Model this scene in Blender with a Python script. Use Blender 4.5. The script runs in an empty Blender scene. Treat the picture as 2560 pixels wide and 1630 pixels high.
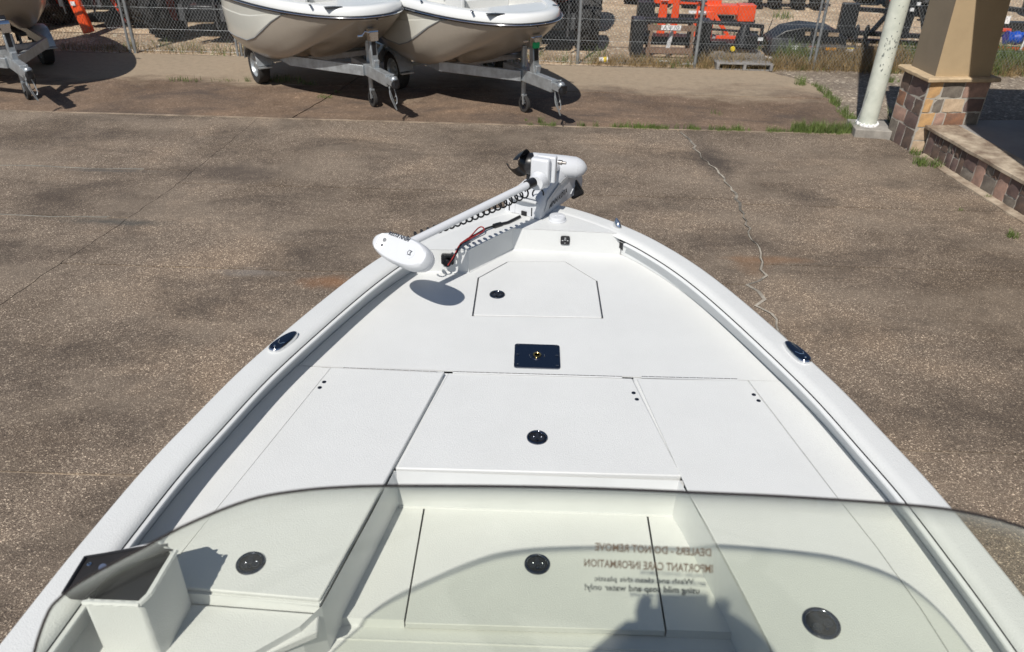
import bpy, math, random
from mathutils import Vector, Matrix
from mathutils.geometry import tessellate_polygon
import numpy as np
random.seed(7)
sc = bpy.context.scene
COL = sc.collection
R_ = math.radians

# ------------------------------------------------------------------ camera
H = 3.5
F = 1913.6; CX, CY = 1280.0, 815.0            # focal length and centre in photo pixels
_th, _ro, _ya = R_(32.2), R_(1.34), R_(-0.9)
FW = Vector((math.sin(_ya)*math.cos(_th), math.cos(_ya)*math.cos(_th), -math.sin(_th)))
_r0 = Vector((math.cos(_ya), -math.sin(_ya), 0)); _u0 = _r0.cross(FW)
RT = _r0*math.cos(_ro) + _u0*math.sin(_ro)
UP = _u0*math.cos(_ro) - _r0*math.sin(_ro)
cam_d = bpy.data.cameras.new('camera'); cam = bpy.data.objects.new('camera', cam_d); COL.objects.link(cam)
cam_d.sensor_width = 36; cam_d.lens = 36*F/2560; cam_d.clip_start = 0.05; cam_d.clip_end = 2000
M = Matrix((RT, UP, -FW)).transposed().to_4x4(); M.translation = (0, 0, H)
cam.matrix_world = M
cam_d.dof.use_dof = True; cam_d.dof.focus_distance = 4.5; cam_d.dof.aperture_fstop = 4.2
sc.camera = cam

# ------------------------------------------------------------------ world, sun, exposure
SUN_AZ, SUN_EL = 20.0, 50.0                    # light travels towards azimuth 20 deg right of +Y
w = bpy.data.worlds.new('World'); sc.world = w; w.use_nodes = True
nt = w.node_tree; bgn = nt.nodes['Background']
sky = nt.nodes.new('ShaderNodeTexSky'); sky.sky_type = 'NISHITA'; sky.sun_disc = False
sky.sun_elevation = R_(SUN_EL); sky.sun_rotation = R_(180+SUN_AZ); sky.dust_density = 0.6; sky.ozone_density = 1.5
nt.links.new(sky.outputs[0], bgn.inputs[0]); bgn.inputs[1].default_value = 0.072
sd = bpy.data.lights.new('sun', 'SUN'); so = bpy.data.objects.new('sun', sd); COL.objects.link(so)
sd.energy = 4.85; sd.angle = R_(0.53); sd.color = (1.0, 0.955, 0.89)
_d = Vector((math.sin(R_(SUN_AZ))*math.cos(R_(SUN_EL)), math.cos(R_(SUN_AZ))*math.cos(R_(SUN_EL)), -math.sin(R_(SUN_EL))))
so.rotation_euler = _d.to_track_quat('-Z', 'Y').to_euler(); so.location = (-10, -20, 30)
sc.view_settings.view_transform = 'Standard'; sc.view_settings.look = 'None'
sc.view_settings.exposure = -0.02; sc.view_settings.gamma = 1
sc.view_settings.use_curve_mapping = False
sc.render.engine = 'CYCLES'
sc.cycles.use_denoising = True
sc.cycles.max_bounces = 8; sc.cycles.transparent_max_bounces = 12

# ------------------------------------------------------------------ measuring helpers (photo pixel -> place)
def ray(px, py): return FW + RT*((px-CX)/F) - UP*((py-CY)/F)
def g(px, py, z=0.0):
    d = ray(px, py); return Vector((0, 0, H)) + d*((z-H)/d.z)
def gy(px, py, Y):
    d = ray(px, py); return Vector((0, 0, H)) + d*(Y/d.y)
def g2(px, py, z=0.0): p = g(px, py, z); return (p.x, p.y)

# ------------------------------------------------------------------ mesh builder
def rotz(a): return Matrix.Rotation(a, 4, 'Z')
def place(x, y, z, rz=0, rx=0, ry=0):
    return Matrix.Translation((x, y, z)) @ rotz(rz) @ Matrix.Rotation(ry, 4, 'Y') @ Matrix.Rotation(rx, 4, 'X')
class MB:
    def __init__(s): s.v = []; s.f = []; s.m = []; s.mat = 0
    def add(s, vs, fs, X=None):
        o = len(s.v)
        for p in vs:
            p = Vector(p); s.v.append(tuple(X @ p if X is not None else p))
        for f in fs: s.f.append(tuple(i+o for i in f)); s.m.append(s.mat)
        return s
    def box(s, c, d, X=None, rz=0):
        x, y, z = d[0]/2, d[1]/2, d[2]/2
        L = Matrix.Translation(c) @ rotz(rz)
        vs = [(a, b, e) for e in (-z, z) for a, b in ((-x, -y), (x, -y), (x, y), (-x, y))]
        fs = [(3, 2, 1, 0), (4, 5, 6, 7), (0, 1, 5, 4), (1, 2, 6, 5), (2, 3, 7, 6), (3, 0, 4, 7)]
        return s.add(vs, fs, (X @ L) if X is not None else L)
    def bar(s, a, b, w_, h_, X=None, up=(0, 0, 1)):
        a = Vector(a); b = Vector(b); d = (b-a); L = d.length; d.normalize()
        sx = d.cross(Vector(up));
        if sx.length < 1e-4: sx = Vector((1, 0, 0))
        sx.normalize(); uz = sx.cross(d)
        vs = []
        for p in (a, b):
            for q, r in ((-1, -1), (1, -1), (1, 1), (-1, 1)): vs.append(p + sx*q*w_/2 + uz*r*h_/2)
        return s.add(vs, [(0, 1, 2, 3), (7, 6, 5, 4), (0, 4, 5, 1), (1, 5, 6, 2), (2, 6, 7, 3), (3, 7, 4, 0)], X)
    def loft(s, rings, X=None, closed=True, cap=True):
        n = len(rings[0]); vs = [p for r in rings for p in r]; fs = []
        for i in range(len(rings)-1):
            for j in range(n if closed else n-1):
                k = (j+1) % n
                fs.append((i*n+j, i*n+k, (i+1)*n+k, (i+1)*n+j))
        if cap and closed:
            fs.append(tuple(range(n-1, -1, -1))); fs.append(tuple((len(rings)-1)*n+j for j in range(n)))
        return s.add(vs, fs, X)
    def tube(s, pts, r, n=8, X=None, cap=True, rs=None):
        pts = [Vector(p) for p in pts]; rings = []; prev = None
        for i, p in enumerate(pts):
            t = (pts[min(i+1, len(pts)-1)] - pts[max(i-1, 0)]).normalized()
            if prev is None:
                u = t.cross(Vector((0, 0, 1)));
                if u.length < 1e-3: u = t.cross(Vector((0, 1, 0)))
            else: u = prev - t*prev.dot(t)
            u.normalize(); prev = u; v = t.cross(u); rr = rs[i] if rs else r
            rings.append([p + (u*math.cos(2*math.pi*j/n) + v*math.sin(2*math.pi*j/n))*rr for j in range(n)])
        return s.loft(rings, X, True, cap)
    def lathe(s, prof, n=24, X=None, cap=True):
        rings = [[(r*math.cos(2*math.pi*j/n), r*math.sin(2*math.pi*j/n), z) for j in range(n)] for r, z in prof]
        return s.loft(rings, X, True, cap)
    def plate(s, outer, holes=(), z1=0, z0=None, X=None):
        loops = [list(outer)] + [list(h) for h in holes]
        flat = [p for l in loops for p in l]; n = len(flat)
        tris = tessellate_polygon([[Vector((p[0], p[1], 0)) for p in l] for l in loops])
        fs = []
        for t in tris:
            a, b, c = [flat[i] for i in t]
            ar = (b[0]-a[0])*(c[1]-a[1])-(c[0]-a[0])*(b[1]-a[1])
            fs.append(tuple(t) if ar > 0 else (t[0], t[2], t[1]))
        vs = [(p[0], p[1], p[2] if len(p) > 2 else z1) for p in flat]
        if z0 is not None:
            vs += [(p[0], p[1], z0) for p in flat]
            fs += [(f[2]+n, f[1]+n, f[0]+n) for f in fs[:len(tris)]]
            o = 0
            for l in loops:
                k = len(l)
                for i in range(k): a = o+i; b = o+(i+1) % k; fs.append((a, a+n, b+n, b))
                o += k
        return s.add(vs, fs, X)
    def build(s, name, mats, parent=None, smooth=35, bevel=0, seg=2, kind=None, label=None):
        me = bpy.data.meshes.new(name); me.from_pydata(s.v, [], s.f)
        if not isinstance(mats, (list, tuple)): mats = [mats]
        for m in mats: me.materials.append(m)
        if len(mats) > 1: me.polygons.foreach_set('material_index', [min(i, len(mats)-1) for i in s.m])
        me.update()
        import bmesh
        bm = bmesh.new(); bm.from_mesh(me); bmesh.ops.recalc_face_normals(bm, faces=bm.faces) if len(s.f) < 60000 and kind != 'flat' else None
        bm.to_mesh(me); bm.free()
        if smooth:
            me.shade_smooth(); me.set_sharp_from_angle(angle=R_(smooth))
        o = bpy.data.objects.new(name, me); COL.objects.link(o)
        if parent: o.parent = parent
        if bevel:
            b = o.modifiers.new('b', 'BEVEL'); b.width = bevel; b.segments = seg; b.limit_method = 'ANGLE'; b.angle_limit = R_(40)
        if kind and kind != 'flat': o['kind'] = kind
        if label: o['label'] = label
        return o
def empty(name, loc=(0, 0, 0), rz=0):
    o = bpy.data.objects.new(name, None); COL.objects.link(o); o.location = loc; o.rotation_euler = (0, 0, rz)
    o.empty_display_size = 0.2; return o
def tag(o, label=None, cat=None, group=None, kind=None):
    if label: o['label'] = label
    if cat: o['category'] = cat
    if group: o['group'] = group
    if kind: o['kind'] = kind
    return o
def copy_tree(o, parent=None):
    c = o.copy(); COL.objects.link(c); c.parent = parent
    for ch in [k for k in COL.objects if k.parent == o]: copy_tree(ch, c)
    return c
def text_mesh(txt, size=1.0, bold=0.0, shear=0.0):
    cu = bpy.data.curves.new('t', 'FONT'); cu.body = txt; cu.size = size; cu.offset = bold; cu.shear = shear
    cu.resolution_u = 2
    ob = bpy.data.objects.new('t', cu); COL.objects.link(ob)
    dg = bpy.context.evaluated_depsgraph_get(); dg.update()
    me = bpy.data.meshes.new_from_object(ob.evaluated_get(dg))
    vs = [tuple(v.co) for v in me.vertices]; fs = [tuple(p.vertices) for p in me.polygons]
    bpy.data.objects.remove(ob); bpy.data.meshes.remove(me)
    x0 = min(v[0] for v in vs); x1 = max(v[0] for v in vs); y0 = min(v[1] for v in vs); y1 = max(v[1] for v in vs)
    return [((v[0]-x0)/(x1-x0), (v[1]-y0)/(y1-y0)) for v in vs], fs, (x1-x0)/(y1-y0)
def lettering(name, txt, mat, parent, X, width, bold=0.0, shear=0.0, mirror=False, lift=0.0006):
    vs, fs, asp = text_mesh(txt, 1, bold, shear); h = width/asp
    P = [(((1-u) if mirror else u)*width - width/2, v*h - h/2, lift) for u, v in vs]
    mb = MB(); mb.add(P, fs, X); return mb.build(name, mat, parent, smooth=0, kind='flat')

# ------------------------------------------------------------------ materials
def mat(name, col, rough=0.5, metal=0.0, vary=0.0, vscale=3.0, bump=0.0, bscale=200.0, spec=0.5, coat=0.0, rvar=0.0, col2=None):
    m = bpy.data.materials.new(name); m.use_nodes = True; t = m.node_tree; b = t.nodes['Principled BSDF']
    b.inputs['Base Color'].default_value = (*col, 1); b.inputs['Roughness'].default_value = rough
    b.inputs['Metallic'].default_value = metal; b.inputs['Specular IOR Level'].default_value = spec
    b.inputs['Coat Weight'].default_value = coat; b.inputs['Coat Roughness'].default_value = 0.08
    tc = t.nodes.new('ShaderNodeTexCoord')
    if vary or col2:
        n = t.nodes.new('ShaderNodeTexNoise'); n.inputs['Scale'].default_value = vscale; n.inputs['Detail'].default_value = 6
        n.inputs['Roughness'].default_value = 0.65
        t.links.new(tc.outputs['Object'], n.inputs['Vector'])
        r = t.nodes.new('ShaderNodeValToRGB'); c2 = col2 or tuple(c*(1-vary) for c in col)
        r.color_ramp.elements[0].position = 0.35; r.color_ramp.elements[1].position = 0.65
        r.color_ramp.elements[0].color = (*c2, 1); r.color_ramp.elements[1].color = (*(tuple(min(1, c*(1+vary*.4)) for c in col)), 1)
        t.links.new(n.outputs['Fac'], r.inputs['Fac']); t.links.new(r.outputs['Color'], b.inputs['Base Color'])
        if rvar:
            mr = t.nodes.new('ShaderNodeMapRange'); mr.inputs['To Min'].default_value = rough-rvar; mr.inputs['To Max'].default_value = rough+rvar
            t.links.new(n.outputs['Fac'], mr.inputs['Value']); t.links.new(mr.outputs[0], b.inputs['Roughness'])
    if bump:
        n2 = t.nodes.new('ShaderNodeTexNoise'); n2.inputs['Scale'].default_value = bscale; n2.inputs['Detail'].default_value = 3
        t.links.new(tc.outputs['Object'], n2.inputs['Vector'])
        bp = t.nodes.new('ShaderNodeBump'); bp.inputs['Strength'].default_value = bump; bp.inputs['Distance'].default_value = 0.004
        t.links.new(n2.outputs['Fac'], bp.inputs['Height']); t.links.new(bp.outputs[0], b.inputs['Normal'])
    return m

def ground_mat(name, dark, mid, light, speck=1.0, speck_scale=60.0, stain=(0.06, 0.05, 0.04), stain_amt=0.6, bump=0.4, seed=0.0, streak=1.0, rust=0.0, pale=None, pale_amt=0.0, ygrad=None, spots=()):
    m = bpy.data.materials.new(name); m.use_nodes = True; t = m.node_tree; N = t.nodes; L = t.links
    b = N['Principled BSDF']; b.inputs['Roughness'].default_value = 0.92; b.inputs['Specular IOR Level'].default_value = 0.25
    geo = N.new('ShaderNodeNewGeometry'); mp = N.new('ShaderNodeMapping'); mp.inputs['Location'].default_value = (seed, seed*1.7, 0)
    L.new(geo.outputs['Position'], mp.inputs['Vector'])
    def noise(scale, detail=6, rough=.6, vec=None, dist=0.0):
        n = N.new('ShaderNodeTexNoise'); n.inputs['Scale'].default_value = scale; n.inputs['Detail'].default_value = detail
        n.inputs['Roughness'].default_value = rough; n.inputs['Distortion'].default_value = dist; L.new(vec or mp.outputs[0], n.inputs['Vector']); return n
    def ramp(fac, stops):
        r = N.new('ShaderNodeValToRGB'); e = r.color_ramp.elements
        while len(e) < len(stops): e.new(0.5)
        for k, (p, c) in enumerate(stops): e[k].position = p; e[k].color = (*c, 1) if len(c) == 3 else c
        L.new(fac, r.inputs['Fac']); return r
    def mix(a, b_, fac, mode='MIX'):
        x = N.new('ShaderNodeMix'); x.data_type = 'RGBA'; x.blend_type = mode
        for s_, val in ((x.inputs[6], a), (x.inputs[7], b_), (x.inputs[0], fac)):
            if isinstance(val, (int, float)): s_.default_value = val
            elif isinstance(val, tuple): s_.default_value = (*val, 1)
            else: L.new(val, s_)
        return x.outputs[2]
    # aggregate: small stones of many shades
    vo = N.new('ShaderNodeTexVoronoi'); vo.inputs['Scale'].default_value = speck_scale; vo.inputs['Randomness'].default_value = 1.0
    L.new(mp.outputs[0], vo.inputs['Vector'])
    sep = N.new('ShaderNodeSeparateColor'); L.new(vo.outputs['Color'], sep.inputs[0])
    fine = ramp(sep.outputs[0], [(0.0, dark), (0.35, mid), (0.72, light), (0.93, tuple(min(.8, c*1.5) for c in light)), (1.0, tuple(min(.85, c*2.1) for c in light))])
    nf = noise(speck_scale*1.6, 3)
    grain = ramp(nf.outputs['Fac'], [(0.32, dark), (0.52, mid), (0.72, light)])
    sz = N.new('ShaderNodeMath'); sz.operation = 'MULTIPLY_ADD'; sz.inputs[1].default_value = .42; sz.inputs[2].default_value = .24; L.new(sep.outputs[1], sz.inputs[0])
    lt = N.new('ShaderNodeMath'); lt.operation = 'LESS_THAN'; L.new(vo.outputs['Distance'], lt.inputs[0]); L.new(sz.outputs[0], lt.inputs[1])
    lm = N.new('ShaderNodeMath'); lm.operation = 'MULTIPLY'; lm.inputs[1].default_value = .85*speck; L.new(lt.outputs[0], lm.inputs[0])
    base = mix(grain.outputs[0], fine.outputs[0], lm.outputs[0])
    spk = ramp(noise(9.0, 8, .8).outputs['Fac'], [(0.30, (.80, .79, .78)), (0.5, (1, 1, 1)), (0.70, (1.15, 1.14, 1.12))])
    # broad tone
    nb = noise(0.55, 5, .6); tone = ramp(nb.outputs['Fac'], [(0.30, (0.62, 0.60, 0.58)), (0.5, (1, 1, 1)), (0.72, (1.34, 1.28, 1.2))])
    base = mix(base, tone.outputs[0], 1.0, 'MULTIPLY')
    # long dark stains
    st = N.new('ShaderNodeMapping'); st.inputs['Scale'].default_value = (0.6, 1.05, 1); st.inputs['Rotation'].default_value = (0, 0, R_(-12)*streak)
    L.new(mp.outputs[0], st.inputs['Vector'])
    ns = noise(1.1, 7, .66, st.outputs[0], 0.5)
    sr = ramp(ns.outputs['Fac'], [(0.46, (0, 0, 0)), (0.68, (1, 1, 1))])
    sm = N.new('ShaderNodeMath'); sm.operation = 'MULTIPLY'; sm.inputs[1].default_value = stain_amt; L.new(sr.outputs[0], sm.inputs[0])
    base = mix(base, stain, sm.outputs[0])
    if ygrad:
        sx = N.new('ShaderNodeSeparateXYZ'); L.new(geo.outputs['Position'], sx.inputs[0])
        mrr = N.new('ShaderNodeMapRange'); mrr.inputs['From Min'].default_value = ygrad[0]; mrr.inputs['From Max'].default_value = ygrad[1]
        nn_ = noise(.9, 6, .65, st.outputs[0]); aa = N.new('ShaderNodeMath'); aa.operation = 'MULTIPLY_ADD'; aa.inputs[1].default_value = 4.2; L.new(nn_.outputs['Fac'], aa.inputs[0]); L.new(sx.outputs[1], aa.inputs[2])
        sb = N.new('ShaderNodeMath'); sb.operation = 'SUBTRACT'; sb.inputs[1].default_value = 2.1; L.new(aa.outputs[0], sb.inputs[0]); L.new(sb.outputs[0], mrr.inputs['Value'])
        ym = N.new('ShaderNodeMath'); ym.operation = 'MULTIPLY'; ym.inputs[1].default_value = .85; L.new(mrr.outputs[0], ym.inputs[0])
        base = mix(base, pale, ym.outputs[0])
    elif pale:
        npl = noise(0.8, 6, .6, st.outputs[0]); pr = ramp(npl.outputs['Fac'], [(0.50, (0, 0, 0)), (0.62, (1, 1, 1))])
        pm = N.new('ShaderNodeMath'); pm.operation = 'MULTIPLY'; pm.inputs[1].default_value = pale_amt; L.new(pr.outputs[0], pm.inputs[0])
        base = mix(base, pale, pm.outputs[0])
    if rust:
        nr = noise(1.7, 6, .6); rr = ramp(nr.outputs['Fac'], [(0.70, (0, 0, 0)), (0.80, (1, 1, 1))])
        rm = N.new('ShaderNodeMath'); rm.operation = 'MULTIPLY'; rm.inputs[1].default_value = rust; L.new(rr.outputs[0], rm.inputs[0])
        base = mix(base, (0.26, 0.10, 0.035), rm.outputs[0])
    base = mix(base, spk.outputs[0], 1.0, 'MULTIPLY')
    for (px_, py_, rx, ry, cc_, am) in spots:
        c_ = g(px_, py_)
        ms = N.new('ShaderNodeMapping'); ms.vector_type = 'TEXTURE'; ms.inputs['Location'].default_value = c_; ms.inputs['Scale'].default_value = (rx, ry, 1); L.new(geo.outputs['Position'], ms.inputs['Vector'])
        wb = noise(2.6, 5, .7); wv = N.new('ShaderNodeVectorMath'); wv.operation = 'MULTIPLY_ADD'; L.new(wb.outputs['Color'], wv.inputs[0]); wv.inputs[1].default_value = (1.6, 1.6, 0); 
        L.new(ms.outputs[0], wv.inputs[2]); ws_ = N.new('ShaderNodeVectorMath'); ws_.operation = 'SUBTRACT'; ws_.inputs[1].default_value = (.8, .8, 0); L.new(wv.outputs[0], ws_.inputs[0])
        ln_ = N.new('ShaderNodeVectorMath'); ln_.operation = 'LENGTH'; L.new(ws_.outputs[0], ln_.inputs[0])
        mq = N.new('ShaderNodeMapRange'); mq.inputs['From Min'].default_value = 1.05; mq.inputs['From Max'].default_value = .25; mq.inputs['To Max'].default_value = am; L.new(ln_.outputs['Value'], mq.inputs['Value'])
        base = mix(base, cc_, mq.outputs[0])
    L.new(base, b.inputs['Base Color'])
    bp = N.new('ShaderNodeBump'); bp.inputs['Strength'].default_value = bump; bp.inputs['Distance'].default_value = 0.006
    ad = N.new('ShaderNodeMath'); ad.operation = 'ADD'; L.new(vo.outputs['Distance'], ad.inputs[0]); L.new(nf.outputs['Fac'], ad.inputs[1])
    L.new(ad.outputs[0], bp.inputs['Height']); L.new(bp.outputs[0], b.inputs['Normal'])
    return m

M_ = {}
M_['slab'] = ground_mat('exposed_aggregate', (0.056, 0.044, 0.036), (0.182, 0.141, 0.108), (0.365, 0.30, 0.23), .95, 88, (0.056, 0.045, 0.038), .70, .7, rust=.15, pale=(.27, .22, .17), pale_amt=.35, spots=[(830, 706, .42, .16, (.26, .12, .05), .5), (1930, 650, .5, .10, (.24, .12, .055), .4), (1870, 660, .22, .25, (.22, .12, .06), .35), (620, 680, .35, .10, (.20, .185, .17), .5), (300, 555, .7, .10, (.07, .07, .065), .7), (250, 425, .8, .07, (.09, .085, .08), .6), (560, 430, .9, .35, (.06, .048, .042), .6), (1780, 400, .25, .9, (.05, .042, .038), .55)])
M_['slab_far'] = ground_mat('stained_concrete', (0.115, 0.078, 0.055), (0.185, 0.13, 0.092), (0.27, 0.20, 0.145), .4, 30, (0.075, 0.06, 0.052), .85, .2, 5, rust=.25, pale=(.33, .265, .19), ygrad=(12.6, 13.5))
M_['joint'] = ground_mat('sandy_joint', (0.16, 0.125, 0.095), (0.28, 0.225, 0.17), (0.40, 0.34, 0.27), .5, 40, (0.045, 0.04, 0.035), .9, .3, 3)
M_['gravel'] = ground_mat('tan_gravel', (0.26, 0.19, 0.13), (0.44, 0.335, 0.23), (0.62, 0.50, 0.37), .8, 14, (0.22, 0.16, 0.105), .6, .6, 7)
M_['road'] = ground_mat('worn_grey_paving', (0.14, 0.11, 0.085), (0.25, 0.205, 0.16), (0.38, 0.33, 0.26), .8, 18, (0.11, 0.09, 0.075), .6, .5, 9)
M_['white'] = mat('textured_white_coating', (0.632, 0.642, 0.635), 0.5, bump=0.42, bscale=260, vary=0.03, vscale=4, spec=.4)
M_['white_s'] = mat('smooth_white_paint', (0.67, 0.685, 0.685), 0.36, bump=0.05, bscale=90, vary=0.04, vscale=5)
M_['plastic'] = mat('white_plastic', (0.60, 0.615, 0.64), 0.33, coat=0.15, vary=.02, vscale=9)
M_['plastic_g'] = mat('light_grey_plastic', (0.50, 0.51, 0.52), 0.35, vary=.05)
M_['black'] = mat('black_plastic', (0.012, 0.012, 0.014), 0.35, vary=.3, vscale=20)
M_['black_m'] = mat('matt_black', (0.016, 0.015, 0.016), 0.75, vary=.4, vscale=12)
M_['blackchrome'] = mat('dark_chrome', (0.16, 0.17, 0.20), 0.10, 1.0, bump=.02, bscale=40)
M_['darkgloss'] = mat('gloss_black_metal', (0.05, 0.055, 0.07), 0.18, .6)
M_['edge'] = None
M_['chrome'] = mat('polished_steel', (0.75, 0.76, 0.78), 0.08, 1.0, bump=.02, bscale=60)
M_['steel'] = mat('hinge_steel', (0.38, 0.36, 0.34), 0.42, 1.0, vary=.3, vscale=60)
M_['brass'] = mat('brass', (0.75, 0.50, 0.18), 0.25, 1.0, vary=.2, vscale=60)
M_['galv'] = mat('galvanised_steel', (0.46, 0.49, 0.51), 0.42, .65, vary=.25, vscale=9, rvar=.12)
M_['galv_post'] = mat('galvanised_post', (0.33, 0.35, 0.36), 0.45, .5, vary=.25, vscale=8)
M_['rubber'] = mat('tyre_rubber', (0.016, 0.016, 0.017), 0.82, vary=.4, vscale=14, col2=(0.032, 0.029, 0.026))
M_['orange'] = mat('orange_enamel', (0.80, 0.085, 0.018), 0.36, vary=.15, vscale=5, coat=.3)
M_['red_rim'] = mat('red_orange_rim', (0.62, 0.055, 0.02), 0.4, vary=.2, vscale=5)
M_['implement'] = mat('black_implement_paint', (0.018, 0.019, 0.021), 0.4, vary=.4, vscale=8)
M_['implement_g'] = mat('dusty_grey_paint', (0.075, 0.078, 0.082), 0.55, vary=.3, vscale=8)
M_['gel'] = mat('cream_gelcoat', (0.56, 0.555, 0.50), 0.25, coat=.3, vary=.03, vscale=2)
M_['gel_b'] = mat('shade_tone_gelcoat', (0.41, 0.365, 0.305), 0.28, coat=.3, vary=.04, vscale=2)  # darker copy of the cream gelcoat, hull shade put into the colour
M_['gel_w'] = mat('white_gelcoat', (0.70, 0.71, 0.70), 0.24, coat=.4, vary=.02, vscale=2)
M_['vinyl'] = mat('cream_vinyl', (0.72, 0.70, 0.62), 0.55, vary=.06, vscale=7, bump=.1, bscale=40)
M_['wood'] = mat('weathered_wood', (0.27, 0.26, 0.25), 0.85, vary=.35, vscale=7, bump=.4, bscale=30)
M_['wood_b'] = mat('brown_crate_wood', (0.24, 0.155, 0.105), 0.85, vary=.3, vscale=9, bump=.4, bscale=30)
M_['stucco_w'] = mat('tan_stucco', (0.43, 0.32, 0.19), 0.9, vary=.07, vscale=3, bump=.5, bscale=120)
M_['stucco_s'] = mat('shade_tone_stucco', (0.215, 0.175, 0.125), 0.9, vary=.07, vscale=3, bump=.6, bscale=90)  # darker copy of the tan stucco, shade put into its colour
M_['capstone'] = mat('cast_stone_cap', (0.50, 0.38, 0.24), 0.85, vary=.2, vscale=7, bump=.7, bscale=35)
M_['mortar'] = mat('pale_mortar', (0.42, 0.39, 0.34), 0.95, vary=.2, vscale=12, bump=.5, bscale=90)
M_['cap_stain'] = mat('stained_wall_top', (0.44, 0.37, 0.28), 0.9, vary=.3, vscale=4, bump=.5, bscale=40, col2=(0.17, 0.12, 0.085))
M_['platform'] = mat('platform_concrete', (0.30, 0.29, 0.28), 0.85, vary=.15, vscale=2)
M_['pole'] = mat('painted_pole', (0.62, 0.64, 0.56), 0.55, vary=.10, vscale=5, bump=.3, bscale=25, col2=(0.50, 0.53, 0.46))
M_['paint_chip'] = mat('chipped_paint', (0.22, 0.24, 0.22), 0.8, vary=.3, vscale=30)
M_['concrete'] = mat('grey_concrete', (0.30, 0.28, 0.25), 0.9, vary=.3, vscale=5, bump=.5, bscale=60)
M_['grass'] = mat('green_grass', (0.12, 0.165, 0.04), 0.6, vary=.4, vscale=5, col2=(0.07, 0.10, 0.025))
M_['dry'] = mat('dry_grass', (0.30, 0.21, 0.10), 0.8, vary=.4, vscale=6, col2=(0.14, 0.10, 0.045))
M_['red'] = mat('red_wire', (0.30, 0.02, 0.018), 0.5, vary=.2)
M_['green'] = mat('green_strap', (0.01, 0.42, 0.14), 0.6, vary=.2)
M_['blue'] = mat('blue_tarp', (0.01, 0.07, 0.42), 0.4, vary=.3, vscale=12)
M_['yellow'] = mat('yellow_print', (0.85, 0.62, 0.02), 0.5, vary=.1)
M_['label_w'] = mat('white_label', (0.78, 0.78, 0.78), 0.5, vary=.05)
M_['label_o'] = mat('orange_label', (0.75, 0.32, 0.02), 0.5, vary=.05)
M_['label_r'] = mat('red_label', (0.65, 0.05, 0.04), 0.5, vary=.05)
M_['ink'] = mat('dark_print', (0.012, 0.02, 0.035), 0.5, vary=.1)
M_['ink_brown'] = mat('brown_print', (0.16, 0.09, 0.06), 0.6, vary=.1)
M_['grey_ink'] = mat('grey_print', (0.22, 0.23, 0.24), 0.5, vary=.1)
M_['navy'] = mat('navy_painted_steel', (0.018, 0.022, 0.045), 0.45, vary=.2)
M_['skin'] = mat('skin', (0.50, 0.30, 0.21), 0.55, vary=.08, vscale=9)
M_['shirt'] = mat('navy_shirt', (0.03, 0.045, 0.09), 0.85, vary=.15, vscale=30)
M_['trousers'] = mat('khaki_shorts', (0.30, 0.24, 0.16), 0.9, vary=.15, vscale=30)
def stone_mat(n, c, c2, s=9.0):
    return mat('stone_'+n, c, 0.85, vary=.25, vscale=s, bump=1.0, bscale=26, col2=c2)
STONES = [stone_mat('ochre', (0.56, 0.34, 0.15), (0.40, 0.25, 0.13)), stone_mat('rose', (0.40, 0.25, 0.19), (0.25, 0.17, 0.14)),
          stone_mat('sand', (0.55, 0.42, 0.29), (0.38, 0.28, 0.19)), stone_mat('plum', (0.105, 0.072, 0.068), (0.18, 0.12, 0.10)),
          stone_mat('umber', (0.15, 0.10, 0.075), (0.085, 0.065, 0.058)), stone_mat('grey', (0.20, 0.175, 0.145), (0.12, 0.10, 0.085)),
          stone_mat('rust', (0.28, 0.14, 0.08), (0.16, 0.095, 0.07))]

# windshield acrylic: thin sheet that tints, mirrors a little of the sky and adds a faint uneven diffuse haze
def glass_mat():
    m = bpy.data.materials.new('tinted_acrylic'); m.use_nodes = True; t = m.node_tree; N = t.nodes; L = t.links
    N.remove(N['Principled BSDF']); out = N['Material Output']
    tr = N.new('ShaderNodeBsdfTransparent'); tr.inputs[0].default_value = (0.94, 0.95, 0.905, 1)
    gl = N.new('ShaderNodeBsdfGlossy'); gl.inputs['Roughness'].default_value = 0.03; gl.inputs[0].default_value = (1, 1, 1, 1)
    df = N.new('ShaderNodeBsdfDiffuse'); df.inputs[0].default_value = (0.62, 0.63, 0.55, 1)
    lw = N.new('ShaderNodeLayerWeight'); lw.inputs[0].default_value = .5
    pw = N.new('ShaderNodeMath'); pw.operation = 'POWER'; pw.inputs[1].default_value = 5; L.new(lw.outputs['Facing'], pw.inputs[0])
    fr = N.new('ShaderNodeMath'); fr.operation = 'MULTIPLY_ADD'; fr.inputs[1].default_value = .9; fr.inputs[2].default_value = .014; L.new(pw.outputs[0], fr.inputs[0])
    m1 = N.new('ShaderNodeMixShader'); L.new(fr.outputs[0], m1.inputs[0]); L.new(tr.outputs[0], m1.inputs[1]); L.new(gl.outputs[0], m1.inputs[2])
    tc = N.new('ShaderNodeTexCoord'); n = N.new('ShaderNodeTexNoise'); n.inputs['Scale'].default_value = 7; n.inputs['Detail'].default_value = 5
    L.new(tc.outputs['Object'], n.inputs['Vector'])
    mr = N.new('ShaderNodeMapRange'); mr.inputs['From Min'].default_value = .35; mr.inputs['From Max'].default_value = .75; mr.inputs['To Min'].default_value = 0.005; mr.inputs['To Max'].default_value = 0.024
    L.new(n.outputs['Fac'], mr.inputs['Value'])
    m2 = N.new('ShaderNodeMixShader'); L.new(mr.outputs[0], m2.inputs[0]); L.new(m1.outputs[0], m2.inputs[1]); L.new(df.outputs[0], m2.inputs[2])
    L.new(m2.outputs[0], out.inputs[0]); return m
M_['glass'] = glass_mat()

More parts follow.
